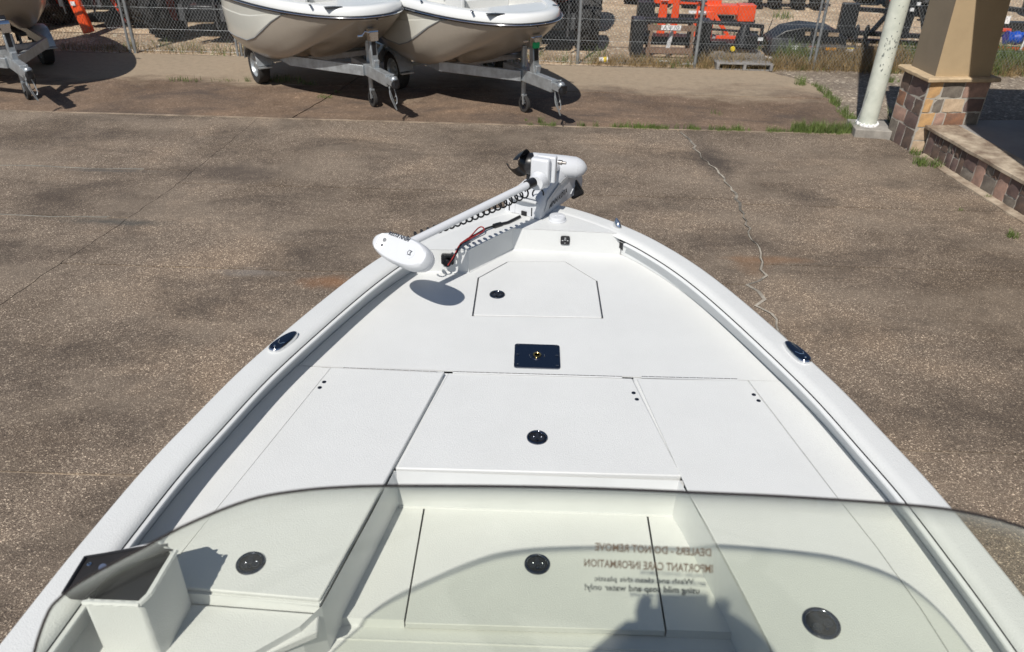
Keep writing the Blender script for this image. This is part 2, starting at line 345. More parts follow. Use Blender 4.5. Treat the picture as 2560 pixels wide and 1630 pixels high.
# ================================================================== GROUND
def interp(pl, y):
    for (xa, ya), (xb, yb) in zip(pl, pl[1:]):
        if (ya-y)*(yb-y) <= 0 and ya != yb: return xa+(xb-xa)*(y-ya)/(yb-ya)
    return pl[0][0] if abs(y-pl[0][1]) < abs(y-pl[-1][1]) else pl[-1][0]
def jag(pl, y0, y1, amp, step=.09):
    rr = random.Random(5); out = []
    for a, b in zip(pl, pl[1:]):
        out.append(a)
        if y0 < a[1] < y1:
            n = int(abs(a[1]-b[1])/step)
            for i in range(1, n):
                t = i/n; out.append((a[0]+(b[0]-a[0])*t+rr.uniform(-amp, amp), a[1]+(b[1]-a[1])*t))
    out.append(pl[-1]); return out
def sub(pl, y1, y0):     # points of a boundary line from y1 (far) down to y0 (near)
    pts = [(interp(pl, y1), y1)] + [p for p in pl if y0 < p[1] < y1] + [(interp(pl, y0), y0)]
    return pts
def rough_line(pts, step=.16, amp=.008, rnd=random):
    out = []
    for a, b in zip(pts, pts[1:]):
        n = max(1, int(math.hypot(b[0]-a[0], b[1]-a[1])/step))
        n = min(n, 60)
        for i in range(n):
            t = i/n; out.append((a[0]+(b[0]-a[0])*t+rnd.uniform(-amp, amp)*(i > 0), a[1]+(b[1]-a[1])*t+rnd.uniform(-amp, amp)*(i > 0)))
    out.append(pts[-1]); return out

bg_ground = MB(); bg_ground.plate([(-400, 14.9), (400, 14.9), (400, 600), (-400, 600)], z1=-0.012)
o = bg_ground.build('gravel_yard', M_['gravel'], smooth=0, kind='structure')
base = MB(); base.plate([(-400, -300), (400, -300), (400, 14.9), (-400, 14.9)], z1=-0.012)
pave = base.build('pavement', M_['joint'], smooth=0, kind='structure')

JL = [(-4.0, 11.10), (-4.07, 9.7), (-4.17, 8.26), (-4.33, 7.2), (-4.51, 6.17), (-4.8, 3.0), (-5.1, -8)]
JR = [(2.18, 11.10), (2.30, 10.5), (2.32, 9.9), (2.44, 9.55), (2.50, 8.9), (2.48, 8.32), (2.46, 7.9), (2.40, 7.42), (2.42, 7.1), (2.39, 6.91), (2.33, 6.74), (2.36, 6.62), (2.25, 6.5), (2.12, 6.42),
      (2.20, 6.30), (2.22, 6.15), (2.11, 6.03), (2.22, 5.9), (2.20, 5.6), (2.28, 5.2), (2.24, 4.4), (2.3, -8)]
JR = jag(JR, 4.5, 11.5, .028); JL = jag(JL, 4, 11.5, .014, .11)
REDGE = [(5.02, 11.10), (5.30, 10.75), (5.33, 10.4), (5.42, 9.6), (5.60, 8.0), (6.0, 4.0), (7.0, -8)]
LEDGE = [(-40, 11.10), (-40, -8)]
def slab(lp, rp, yt, yb, gl, gr, gt, gb, m, parent, z=0.0, skew=0.0, amp=.006):
    L = [(x+gl, y) for x, y in sub(lp, yt-gt, yb+gb)]; Rr = [(x-gr, y) for x, y in sub(rp, yt-gt, yb+gb)]
    Rr = [(x, y+skew) if i in (0, len(Rr)-1) else (x, y) for i, (x, y) in enumerate(Rr)]
    top = rough_line([L[0], Rr[0]], .25, amp)[:-1]; rt = rough_line(Rr, .18, amp)[:-1]
    bot = rough_line([Rr[-1], L[-1]], .25, amp)[:-1]; lf = rough_line(L[::-1], .18, amp)[:-1]
    mb = MB(); mb.plate(top+rt+bot+lf, z1=z, z0=-0.10); return mb.build('slab', m, parent, smooth=0, bevel=0)
def col_slabs(lp, rp, cuts, gl, gr, m, z0=0.0):
    for i in range(len(cuts)-1):
        slab(lp, rp, cuts[i], cuts[i+1], gl, gr, .012 if i else 0.0, .012, m, pave, z=z0+random.uniform(-.001, .001))
col_slabs(LEDGE, JL, [11.09, 8.93, 7.50, 4.6, 1.5, -8], 0, .003, M_['slab'])
col_slabs(JL, JR, [11.09, 8.52, 6.43, 3.6, .8, -8], .004, .018, M_['slab'])
col_slabs(JR, REDGE, [11.09, 8.38, 6.86, 4.1, 1.3, -8], .018, .0, M_['slab'])
# far strip, brown stained row then a pale row by the fence
FL = [(-40, 14.9), (-40, 11.14)]; FJ = [(-2.75, 14.9), (-3.09, 12.98), (-3.25, 12.2), (-3.50, 11.14)]
FR = [(4.3, 14.9), (4.75, 14.35), (5.0, 13.9), (5.0, 13.3), (4.95, 12.4), (4.86, 11.14)]
slab(FL, FJ, 12.93, 11.14, 0, .012, 0, 0, M_['slab_far'], pave, .002, amp=.012); slab(FJ, FR, 12.96, 11.14, .012, 0, 0, 0, M_['slab_far'], pave, .001, amp=.012)
slab(FL, FJ, 14.80, 12.96, 0, .01, 0, 0, M_['slab_far'], pave, .002, amp=.02); slab(FJ, FR, 14.78, 13.00, .01, 0, 0, 0, M_['slab_far'], pave, .001, amp=.02)
mb = MB(); rr_ = random.Random(9); top_ = [(-40, 11.14)]+[(x/4, 11.128+rr_.uniform(-.009, .009)) for x in range(-44, 20)]+[(4.9, 11.13)]
bot_ = [(x, 11.088+rr_.uniform(-.008, .008)) for x, y in top_[::-1]]
mb.plate(top_[::-1] and top_+bot_, z1=.006, z0=-.02); mb.build('seam_filler', mat('tan_seam_filler', (.30, .235, .17), .9, vary=.45, vscale=4, bump=.5, bscale=50), pave, smooth=0)
for xa, xb, yy in ((-9.5, -4.75, 8.92), (-9.5, -4.5, 7.495)):
    n_ = 40; P = [(xa+(xb-xa)*i/n_, yy+.02*math.sin(i*.5)+rr_.uniform(-.008, .008)) for i in range(n_+1)]
    w__ = [.003+.007*abs(math.sin(i*.37+yy))*(1-(i/n_)**4) for i in range(n_+1)]
    mb = MB(); mb.plate([(x, y+w_) for (x, y), w_ in zip(P, w__)]+[(x, y-w_) for (x, y), w_ in zip(P[::-1], w__[::-1])], z1=.005, z0=-.01); mb.build('crack_filler', mat('grey_crack_filler', (.235, .225, .195), .85, vary=.35, vscale=3), pave, smooth=0)
kp = [p for p in JR if 5.0 < p[1] < 11.08]; wk = [.007+.013*abs(math.sin(i*.31)*math.cos(i*.13)) for i in range(len(kp))]
mb = MB(); mb.loft([[(x-w_, y, .004), (x+w_, y, .004)] for (x, y), w_ in zip(kp, wk)], closed=False, cap=False); mb.build('crack_filler', mat('mottled_crack_filler', (.40, .36, .30), .85, vary=.2, vscale=3.5, col2=(.035, .032, .028)), pave, smooth=0)
# grey worn paving right of the slabs
mb = MB(); mb.plate(rough_line([(5.06, 11.12), (5.02, 12.4), (5.06, 13.9), (4.85, 14.4), (4.45, 15.1), (60, 15.4), (60, 10.9), (5.4, 10.9)], .3, .02), z1=-.003, z0=-.1)
mb.build('driveway', M_['road'], smooth=0, kind='structure')

# ================================================================== NEAR BOAT
XC = 0.069; DZ = 1.75; GZ = DZ+.125
S = 1.25
OUT = [(-3.9, .98), (-3.0, 1.02), (-1.5, 1.06), (0, 1.07), (.6, 1.05), (1.0, 1.015), (1.2, .99), (1.38, .962), (1.55, .924), (1.8, .862), (2.08, .768), (2.3, .686), (2.45, .622), (2.56, .566), (2.65, .512), (2.76, .435), (2.86, .345), (2.94, .255), (3.0, .175), (3.05, .09), (3.075, 0)]
def catmull(pts, n=6):
    out = []
    P = [pts[0]]+pts+[pts[-1]]
    for i in range(1, len(P)-2):
        p0, p1, p2, p3 = map(Vector, ((*P[i-1], 0), (*P[i], 0), (*P[i+1], 0), (*P[i+2], 0)))
        for k in range(n):
            t = k/n
            q = .5*((2*p1)+(-p0+p2)*t+(2*p0-5*p1+4*p2-p3)*t*t+(-p0+3*p1-3*p2+p3)*t**3); out.append((q.x, q.y))
    out.append(pts[-1]); return out
HALF = [(h*S, y*S) for y, h in catmull(OUT)]          # (half width, Y), stern to bow
def offset_curve(d):
    """outline moved inboard by d, as (half, Y)"""
    res = []
    for i, (h, y) in enumerate(HALF):
        a = HALF[max(i-1, 0)]; b = HALF[min(i+1, len(HALF)-1)]
        t = Vector((b[0]-a[0], b[1]-a[1])).normalized(); n = Vector((-t.y, t.x))
        if i == len(HALF)-1: n = Vector((0, -1))
        q = (h+n.x*d, y+n.y*d)
        res.append((max(q[0], 0.0), q[1]))
    return res
def half_at(d, Y):
    c = offset_curve(d)
    for a, b in zip(c, c[1:]):
        if a[1] <= Y <= b[1]: return a[0]+(b[0]-a[0])*(Y-a[1])/(b[1]-a[1]+1e-9)
    return 0
boat = empty('fishing_boat', (XC, 1.0, 0))
tag(boat, 'large white aluminium fishing boat filling the foreground, seen from behind its windshield', 'boat')
boat_inv = Matrix.Translation((-XC, -1.0, 0))
def bp(mb, name, m, parent=None, **k):     # part of the boat from world coordinates
    mb.v = [tuple(boat_inv @ Vector(p)) for p in mb.v]
    return mb.build(name, m, parent or boat, **k)
# gunwale caps, one per side: (inboard offset, height above deck)
PROF = [(.006, .070), (.0, .085), (.0, .114), (.0008, .118), (.004, .1225), (.010, .1247), (.014, .125), (.074, .125), (.079, .1248), (.089, .1232), (.099, .119), (.106, .112), (.109, .105)]
LIP = [(.1095, .0995), (.116, .0985), (.120, .096), (.121, .090), (.117, .0865), (.098, .085)]
def side_sweep(prof, side, stop=None, smoothz=True):
    rings = []
    curves = [offset_curve(d) for d, z in prof]
    for i in range(len(HALF)):
        if stop and HALF[i][1] > stop: break
        rings.append([(XC+side*curves[k][i][0], curves[k][i][1], DZ+prof[k][1]) for k in range(len(prof))])
    return rings
for s in (-1, 1):
    mb = MB(); mb.loft(side_sweep(PROF, s), closed=False, cap=False); bp(mb, 'gunwale', M_['white'])
    stop = 2.80*S if s > 0 else 2.57*S
    mb = MB(); mb.loft(side_sweep([(.109, .105), (.1075, .1045), (.1065, .1035), (.1065, .1015), (.1095, .0995)], s, stop), closed=False, cap=False); bp(mb, 'accessory_track', M_['black'])
    mb = MB(); mb.loft(side_sweep(LIP, s, stop), closed=False, cap=False); bp(mb, 'track_lip', M_['white_s'])
    mb = MB(); mb.loft(side_sweep([(.098, .085), (.080, .082), (.073, .070), (.070, .012), (.066, -.002), (.066, -.20)], s, 2.86*S), closed=False, cap=False); bp(mb, 'hull_side', M_['white_s'])
# outer hull skin
rings = []
for i, (h, y) in enumerate(HALF):
    t = max(0, (y-2.0)/1.85); k = y/3.84
    dep = .62*(1-max(0, t)**2.2)
    hb = h*.86*(1-max(0, t)*.35)
    zb = DZ-.02-dep
    rings.append([(XC+h-.006, y, DZ+.07), (XC+h-.012, y, DZ+.03), (XC+hb+(h-hb)*.4, y, DZ-.28*(dep/.62)), (XC+hb, y, zb+.12*dep), (XC+hb*.5, y, zb), (XC, y, zb-.10*dep),
                  (XC-hb*.5, y, zb), (XC-hb, y, zb+.12*dep), (XC-hb-(h-hb)*.4, y, DZ-.28*(dep/.62)), (XC-h+.012, y, DZ+.03), (XC-h+.006, y, DZ+.07)])
mb = MB(); mb.loft(rings, closed=False, cap=False)
k = len(mb.v); mb.add(rings[0], [tuple(range(11))]); bp(mb, 'hull', M_['gel_w'])

def inner(Y, side, d=.069): return (XC+side*half_at(d, Y), Y)
def inner_path(y1, y0, side, n=24, d=.069): return [inner(y1+(y0-y1)*i/n, side, d) for i in range(n+1)]
# forward casting deck with an opening for its hatch
hatch = [g2(1182, 789, DZ), g2(1506, 795, DZ), g2(1491.7, 703, DZ), g2(1413, 654.7, DZ), g2(1269.5, 654.7, DZ), g2(1196, 695, DZ)]
SEAM = 2.438
def grow(poly, d):
    cx = sum(p[0] for p in poly)/len(poly); cy = sum(p[1] for p in poly)/len(poly); out = []
    n = len(poly)
    for i in range(n):
        a, b, c = Vector(poly[i-1]), Vector(poly[i]), Vector(poly[(i+1) % n])
        e1 = (b-a).normalized(); e2 = (c-b).normalized(); n1 = Vector((e1.y, -e1.x)); n2 = Vector((e2.y, -e2.x))
        if n1.dot(b-Vector((cx, cy))) < 0: n1 = -n1; n2 = -n2
        q = (n1+n2).normalized(); out.append(tuple(b+q*(d/max(.3, q.dot(n1)))))
    return out
BK = [g2(1545, 630, DZ), g2(1285, 630, DZ), g2(1175, 686, DZ), g2(1030, 690, DZ)]
outer = inner_path(SEAM, 3.50, 1, 24) + [(inner(3.5, 1)[0], 3.54), (XC-.10, 3.54), (XC-.45, 3.35), (XC-half_at(.069, 3.26), 3.26)] + inner_path(3.24, SEAM, -1, 24)
mb = MB(); mb.plate(outer, [grow(hatch, .004)], z1=DZ, z0=DZ-.006); deck = bp(mb, 'front_deck', M_['white'], smooth=0)
mb = MB(); mb.plate(grow(hatch, .004), z1=DZ-.03, z0=DZ-.035); bp(mb, 'hatch_well', M_['white_s'], smooth=0)
mb = MB(); mb.plate(grow(hatch, -.003), z1=DZ+.002, z0=DZ-.008); bp(mb, 'hatch_lid', M_['white'], smooth=0, bevel=.002, seg=1)
# dark gasket lines beside the hatch
for a, b in ((hatch[5], hatch[0]), (hatch[2], hatch[1])):
    mb = MB(); mb.bar((*a, DZ+.0005), (*b, DZ+.0005), .006, .004); bp(mb, 'hatch_gasket', M_['steel'])
# bow box: raised bulkheads, its top plate and weld beads
TP = [g2(1540, 583, GZ-.003), g2(1283, 570, GZ-.003), g2(1171, 625, GZ-.003), g2(1041, 623, GZ-.003)]
faces = MB(); BT = [(TP[0][0]+.03, TP[0][1])]+TP[1:3]+[(TP[3][0]-.045, TP[3][1])]
for a, b in zip(BT, BT[1:]):
    faces.add([(*a, DZ-.004), (*b, DZ-.004), (*b, GZ-.004), (*a, GZ-.004)], [(0, 1, 2, 3)])
bp(faces, 'bow_bulkhead', M_['white'], smooth=0)
bowR = [(XC+a[0], a[1]) for a in offset_curve(.095) if a[1] > BT[0][1]]
bowL = [(XC-a[0], a[1]) for a in offset_curve(.095) if a[1] > BT[3][1]]
mb = MB(); mb.plate([BT[3], BT[2], BT[1], BT[0]]+bowR+bowL[::-1], z1=GZ-.0025, z0=GZ-.006); bp(mb, 'bow_plate', M_['white'], smooth=0)
def weld(mb, pts, r=.0042, step=.008):
    for a, b in zip(pts, pts[1:]):
        a = Vector(a); b = Vector(b); n = max(2, int((b-a).length/step)); P = []; rs = []
        for i in range(n+1):
            P.append(a.lerp(b, i/n)+Vector((0, 0, random.uniform(-.0006, .0006)))); rs.append(r*(1+.22*(i % 2)+random.uniform(-.12, .12)))
        mb.tube(P, r, 6, rs=rs)
mb = MB(); weld(mb, [(*p, DZ+.001) for p in BT]); weld(mb, [(BT[1][0]-.001, BT[1][1], GZ-.003), (BT[2][0], BT[2][1], GZ-.003)], .003)
weld(mb, [(BT[2][0], BT[2][1], DZ), (BT[2][0], BT[2][1], GZ-.005)], .003)
bp(mb, 'weld_bead', M_['white'])
# side lids, centre lid and the plates beside them
AFT = .55
LL = [(-.741, 2.423), (-.296, 2.413), (-.410, 1.876), (-.455, 1.66), (-.525, 1.345), (-.985, 1.372), (-.909, 1.707)]
RL = [(.452, 2.420), (.882, 2.431), (1.024, 1.805), (1.073, 1.605), (1.112, 1.395), (1.165, .95), (1.165, AFT), (.80, AFT), (.72, .95), (.668, 1.273), (.638, 1.423), (.583, 1.674), (.552, 1.80)]
CLp = [(-.284, 2.420), (.436, 2.424), (.541, 1.886), (-.403, 1.876)]
mb = MB(); mb.plate(LL, z1=DZ+.009, z0=DZ-.006); bp(mb, 'locker_lid', M_['white'], smooth=30, bevel=.005, label='left locker lid with rounded inner edge')
mb = MB(); mb.plate(RL, z1=DZ+.004, z0=DZ-.006); bp(mb, 'locker_lid', M_['white'], smooth=30, bevel=.0025)
mb = MB(); mb.plate(CLp, z1=DZ+.001, z0=DZ-.04); bp(mb, 'centre_lid', M_['white'], smooth=30, bevel=.005)
# base plate under lids, side strips
LW = (-.60, 1.34)
baseL = inner_path(SEAM-.004, 1.36, -1, 20)+[(-.985, 1.36), (-.525, 1.335), (-.46, 1.64), (-.417, 1.85), (-.30, 2.40), (-.30, SEAM-.004)]
mb = MB(); mb.plate(baseL, z1=DZ-.004, z0=DZ-.012); bp(mb, 'side_deck', M_['white'], smooth=0)
baseR = inner_path(SEAM-.004, AFT, 1, 28)+[(.80, AFT), (.72, .95), (.668, 1.273), (.638, 1.423), (.583, 1.674), (.552, 1.84), (.440, 2.40), (.44, SEAM-.004)]
mb = MB(); mb.plate(baseR, z1=DZ-.004, z0=DZ-.012); bp(mb, 'side_deck', M_['white'], smooth=0)
mb = MB(); mb.plate([(-.30, SEAM-.004), (.445, SEAM-.004), (.445, SEAM-.03), (.56, 1.90), (-.42, 1.89), (-.305, SEAM-.03)], z1=DZ-.012, z0=DZ-.02); bp(mb, 'well_floor', M_['white_s'], smooth=0)
# raised strips between lid and gunwale
sl = [(-.745, 2.424), (-.913, 1.707), (-.990, 1.372)]
mb = MB(); mb.plate(inner_path(SEAM-.004, 1.372, -1, 20)+sl[::-1], z1=DZ+.002, z0=DZ-.005); bp(mb, 'deck_strip', M_['white'], smooth=0)
sr_ = [(.888, 2.431), (1.028, 1.805), (1.077, 1.605), (1.116, 1.395), (1.169, .95), (1.169, AFT)]
mb = MB(); mb.plate(inner_path(SEAM-.004, AFT, 1, 28)+sr_[::-1], z1=DZ+.002, z0=DZ-.005); bp(mb, 'deck_strip', M_['white'], smooth=0)
# piano hinges along the seam
def hinge(a, b, w_=.011, n=14, z=DZ+.0035):
    mb = MB(); a = Vector((*a, z)); b = Vector((*b, z)); mb.bar(a, b, w_, .0035); mb.mat = 1
    d = (b-a)/n
    mb.mat = 1
    for i in range(n): mb.tube([a+d*(i+.04), a+d*(i+.96)], .0032, 6)
    return bp(mb, 'hinge', [M_['white_s'], M_['steel']])
hinge(g2(858, 922, DZ), g2(1090, 932, DZ)); hinge(g2(1132, 932, DZ), g2(1555, 944, DZ), n=26); hinge(g2(1603, 944, DZ), g2(1843, 950, DZ))
# cockpit: front wall, side walls, floor with its hatch
FZ = 1.578
YW = 1.872
wl = [(-.400, YW), (-.408, 1.86), (-.448, 1.66), (-.518, 1.335), (-.56, 1.27), (-.68, 1.17), (-.72, .9)]
wr = [(.530, YW), (.552, 1.80), (.580, 1.674), (.635, 1.423), (.665, 1.273), (.717, .95), (.80, AFT)]
mb = MB()
mb.add([(wl[0][0]-.02, YW, FZ), (wr[0][0]+.02, YW, FZ), (wr[0][0]+.02, YW, DZ-.008), (wl[0][0]-.02, YW, DZ-.008)], [(0, 1, 2, 3)])
bp(mb, 'cockpit_bulkhead', M_['white_s'], smooth=0)
for pth in (wl, wr):
    mb = MB(); top = DZ-.005
    mb.add([(*p, FZ-.05) for p in pth]+[(*p, top) for p in pth], [(i, i+1, i+1+len(pth), i+len(pth)) for i in range(len(pth)-1)]); bp(mb, 'cockpit_side', M_['white_s'], smooth=0)
fh = [g2(1011, 1569, FZ), g2(1665, 1590, FZ), g2(1617, 1288, FZ), g2(1062, 1270, FZ)]
YF = g(1340, 1562, FZ).y; YF2 = YF-.045
fh = [(fh[0][0], YF-.012), (fh[1][0], YF-.006), fh[2], fh[3]]
mb = MB(); mb.plate([(-.60, YF), (fh[0][0]-.005, YF), (fh[3][0]-.005, fh[3][1]+.005), (fh[2][0]+.005, fh[2][1]+.005), (fh[1][0]+.005, YF), (.75, YF), (.60, YW), (-.45, YW)], z1=FZ, z0=FZ-.006); bp(mb, 'cockpit_floor', M_['white'], smooth=0)
mb = MB(); mb.plate(fh, z1=FZ+.002, z0=FZ-.022); bp(mb, 'floor_hatch', M_['white'], smooth=30, bevel=.003)
mb = MB(); mb.plate([(-1.0, .3), (1.0, .3), (1.0, YF+.02), (-1.0, YF+.02)], z1=FZ-.028, z0=FZ-.034); bp(mb, 'aft_floor', M_['white'], smooth=0)
mb = MB(); mb.add([(-.62, YF, FZ), (fh[0][0]-.005, YF, FZ), (fh[0][0]-.005, YF-.006, FZ-.028), (-.62, YF-.006, FZ-.028)], [(0, 1, 2, 3)]); bp(mb, 'floor_step', M_['white_s'], smooth=0)
mb = MB(); mb.add([(fh[1][0]+.005, YF, FZ), (.80, YF, FZ), (.80, YF-.006, FZ-.028), (fh[1][0]+.005, YF-.006, FZ-.028)], [(0, 1, 2, 3)]); bp(mb, 'floor_step', M_['white_s'], smooth=0)
mb = MB(); weld(mb, [(-.40, YW-.002, FZ+.001), (.545, YW-.002, FZ+.001)]); weld(mb, [(-.58, YF-.05, FZ-.027), (.68, YF-.05, FZ-.027)], .0035)
weld(mb, [(-.40, YW-.002, DZ-.07), (.545, YW-.002, DZ-.07)], .002); bp(mb, 'floor_weld', M_['white'])
h = hinge(g2(1107, 1266, FZ), g2(1573, 1284, FZ), n=34, z=FZ+.004, w_=.014)
mb = MB(); mb.add([(-1.21, 1.3525, DZ-.032), (-.985, 1.3525, DZ-.032), (-.525, 1.331, DZ-.032), (-.525, 1.338, DZ+.001), (-.985, 1.360, DZ+.001), (-1.21, 1.360, DZ+.001)], [(0, 1, 4, 5), (1, 2, 3, 4)]); bp(mb, 'deck_riser', M_['white'], smooth=0)
# lower left pad aft of the left lid
pad = [(-1.21, 1.352), (-.985, 1.352), (-.525, 1.330), (-.518, 1.275), (-.60, 1.225), (-.69, 1.16), (-.74, 1.0), (-.80, .75), (-1.21, .75)]
mb = MB(); mb.plate(pad, z1=DZ-.030, z0=DZ-.06); bp(mb, 'side_pad', M_['white'], smooth=30, bevel=.006)
# flush latches
def latch(x, y, z, r=.037, rz=0.0, s2=1.0):
    mb = MB(); X = place(x, y, z, rz)
    prof = [(r*1.0, 0), (r*1.0, .003), (r*.95, .0055), (r*.82, .006), (r*.765, .004), (r*.74, .0012)]
    mb.lathe(prof, 36, X, cap=False); mb.mat = 1
    mb.lathe([(r*.76, .0014), (r*.02, .0014)], 30, X, cap=False)
    mb.mat = 2
    for a in (-1, 1):   # two finger wells
        mb.lathe([(r*.30, .0016), (r*.28, .0034), (r*.22, .0034), (r*.18, .002), (r*.02, .0018)], 16, X @ Matrix.Translation((a*r*.36, -r*.12, 0)))
    mb.box((0, r*.28, .002), (r*.30, r*.72, .004), X); mb.mat = 0
    mb.lathe([(r*.10, .003), (r*.09, .0055), (r*.02, .006)], 12, X @ Matrix.Translation((0, -r*.44, 0)))
    return bp(mb, 'latch', [M_['blackchrome'], M_['black'], M_['darkgloss']])
latch(*g2(1343, 1095, DZ), DZ+.001); latch(*g2(1343, 1412, FZ), FZ+.002, .041); latch(*g2(628, 1414, DZ), DZ+.009, .041, .2); latch(*g2(2052, 1561, DZ), DZ+.004, .050, .4)
latch(*g2(1243, 738, DZ), DZ+.002, .036)
# pedestal plate
mb = MB(); px, py = .064, 2.551
def rrect(cx, cy, w_, h_, r, n=5):
    out = []
    for qx, qy, a0 in ((1, 1, 0), (-1, 1, 90), (-1, -1, 180), (1, -1, 270)):
        for i in range(n+1):
            a = R_(a0+90*i/n); out.append((cx+qx*(w_/2-r)+r*math.cos(a), cy+qy*(h_/2-r)+r*math.sin(a)))
    return out
mb.plate(rrect(px, py, .184, .168, .012), z1=DZ+.006, z0=DZ-.002)
ped = bp(mb, 'pedestal_plate', M_['blackchrome'], smooth=30, bevel=.0015)
mb = MB(); mb.lathe([(.032, .0062), (.029, .009), (.018, .0095), (.017, .0062)], 28, place(px, py, DZ)); bp(mb, 'plate_boss', M_['blackchrome'], ped)
mb = MB(); mb.lathe([(.017, .006), (.0165, .013), (.012, .0135), (.0105, .012), (.010, -.02)], 24, place(px, py, DZ)); bp(mb, 'bushing', M_['brass'], ped)
def screw(x, y, z, r=.0075, parent=None, m='blackchrome', name='screw'):
    mb = MB(); mb.lathe([(r, 0), (r*.95, .0015), (r*.55, .0028), (r*.2, .003)], 14, place(x, y, z)); mb.mat = 1
    mb.box((0, 0, .003), (r*.9, r*.2, .0006), place(x, y, z, .5)); mb.box((0, 0, .003), (r*.9, r*.2, .0006), place(x, y, z, .5+math.pi/2))
    return bp(mb, name, [M_[m], M_['black']], parent)
for sx in (-1, 1):
    for sy in (-1, 0, 1): screw(px+sx*.079, py+sy*.070, DZ+.006, .007, ped)
for p in ((811, 960), (800, 974)): screw(*g2(*p, DZ), DZ+.009, .0085)
for p in ((1584, 983), (1592, 999)): screw(*g2(*p, DZ), DZ+.001, .0085)
for p in ((1884, 989), (1896, 1004)): screw(*g2(*p, DZ), DZ+.004, .0085)
# pop-up cleats on the gunwales
def cleat(a, b, side):
    a = Vector((*a, 0)); b = Vector((*b, 0)); c = (a+b)/2; L = (b-a).length*.5+.008; ang = math.atan2(b.y-a.y, b.x-a.x)
    mb = MB(); n = 28
    def ring(sx, sy, z): return [(L*sx*math.copysign(abs(math.cos(t))**.8, math.cos(t)), .026*sy*math.copysign(abs(math.sin(t))**.8, math.sin(t))*(1+.25*math.cos(t)*side), z) for t in (2*math.pi*i/n for i in range(n))]
    X = place(c.x, c.y, GZ, ang)
    mb.mat = 1; mb.loft([ring(1.02, 1.05, 0), ring(1.03, 1.06, .010), ring(.98, .98, .014)], X); mb.mat = 0
    mb.loft([ring(.97, .96, .0135), ring(.93, .90, .0165), ring(.6, .5, .0175)], X)
    mb.mat = 1; mb.tube([(L*.1, -.014, .0172), (L*.35, -.006, .018), (L*.42, .008, .018), (L*.2, .016, .0172)], .0014, 6, X)
    mb.lathe([(.0045, .0172), (.004, .0195), (.001, .020)], 12, X @ Matrix.Translation((L*.72, 0, 0)))
    return bp(mb, 'cleat', [M_['blackchrome'], M_['chrome']])
cleat(g2(738, 838, GZ), g2(683, 878, GZ), 1); cleat(g2(1966, 862, GZ), g2(2016, 907, GZ), 1)
# bow light, filler cap, switch, trolling plug
bx, by = g2(1543, 567, GZ)
mb = MB(); mb.loft([[(.017*math.cos(t)*s_, .03*math.sin(t)*s_+o_, z_) for t in (2*math.pi*i/18 for i in range(18))] for s_, o_, z_ in ((1, 0, 0), (1, 0, .006), (.85, .002, .018), (.55, .008, .032), (.2, .012, .042))], place(bx, by, GZ, .5))
bp(mb, 'bow_light', M_['chrome'])
kx, ky = g2(1393, 549, GZ)
mb = MB(); X = place(kx, ky, GZ-.002); mb.lathe([(.047, 0), (.047, .004), (.043, .006), (.042, .020), (.040, .024), (.030, .0255)], 36, X); mb.mat = 0
mb.box((0, 0, .026), (.054, .010, .004), X, .15); mb.box((0, -.012, .0262), (.006, .012, .002), X); bp(mb, 'filler_cap', M_['plastic'], bevel=0)
sp = gy(1413, 603, BT[0][1]-.002)
tl = (Vector((*BT[0], 0))-Vector((*BT[1], 0))).normalized(); sw_a = math.atan2(tl.y, tl.x)
ysw = BT[1][1]+(BT[0][1]-BT[1][1])*(sp.x-BT[1][0])/(BT[0][0]-BT[1][0])
mb = MB(); X = Matrix.Translation((sp.x, ysw-.004, sp.z)) @ rotz(sw_a) @ Matrix.Rotation(R_(90), 4, 'X')
mb.plate(rrect(0, 0, .046, .046, .009), z1=.004, z0=-.004, X=X)
sw = bp(mb, 'trolling_switch', M_['black'], smooth=30, bevel=.001)
for k, (ux, uy, wd) in enumerate(((-.013, 0, .008), (.013, 0, .008), (0, .014, .008), (0, -.014, .003), (0, .004, .010))):
    mb = MB(); mb.box((ux, uy, .0046), (wd, .0035 if k != 3 else .006, .0006), X); bp(mb, 'switch_mark', M_['plastic_g'], sw)
# corner gussets where the track meets the bow box
for p, s in (((BT[0][0]-.008, BT[0][1]-.004), 1), ((BT[3][0]+.0, BT[3][1]-.004), -1)):
    mb = MB(); q = [(p[0], p[1]), (p[0]+s*.03, p[1]+.002), (p[0]+s*.005, p[1]-.02)]; mb.add([(*q[0], GZ-.03), (*q[1], GZ-.045), (*q[1], DZ+.02), (*q[0], DZ+.045)], [(0, 1, 2, 3)]); bp(mb, 'corner_gusset', M_['black'], smooth=0)

# box by the left gunwale: open-topped rod locker with a black cover plate
bz = 1.93; bb = DZ-.032
A_ = g2(207, 1507, bz); B_ = g2(349, 1513, bz); C_ = g2(376, 1487, bz); D_ = g2(441, 1378, bz)
E_ = (D_[0]-.06, D_[1]+.04); F_ = (A_[0]-.04, A_[1]+.15)
ring = [A_, B_, C_, D_, E_, F_]
mb = MB(); inn = grow(ring, -.012)
n = 6
vs = [(*p, bb) for p in ring]+[(*p, bz) for p in ring]+[(*p, bz) for p in inn]+[(*p, bb+.02) for p in inn]
fs = []
for i in range(n):
    j = (i+1) % n
    fs += [(i, j, n+j, n+i), (n+i, n+j, 2*n+j, 2*n+i)]
mb.add(vs, fs); mb.mat = 1
mb.add(vs, [(2*n+i, 2*n+(i+1) % n, 3*n+(i+1) % n, 3*n+i) for i in range(n)]+[tuple(3*n+i for i in range(n))])
rb = bp(mb, 'rod_box', [M_['white'], M_['black_m']], smooth=30, bevel=.010, seg=3)
mb = MB(); mb.plate(grow(ring, -.014), z1=bz-.028, z0=bz-.034); bp(mb, 'dark_infill', M_['black'], rb, smooth=0)  # black sheet added so the box interior looks dark
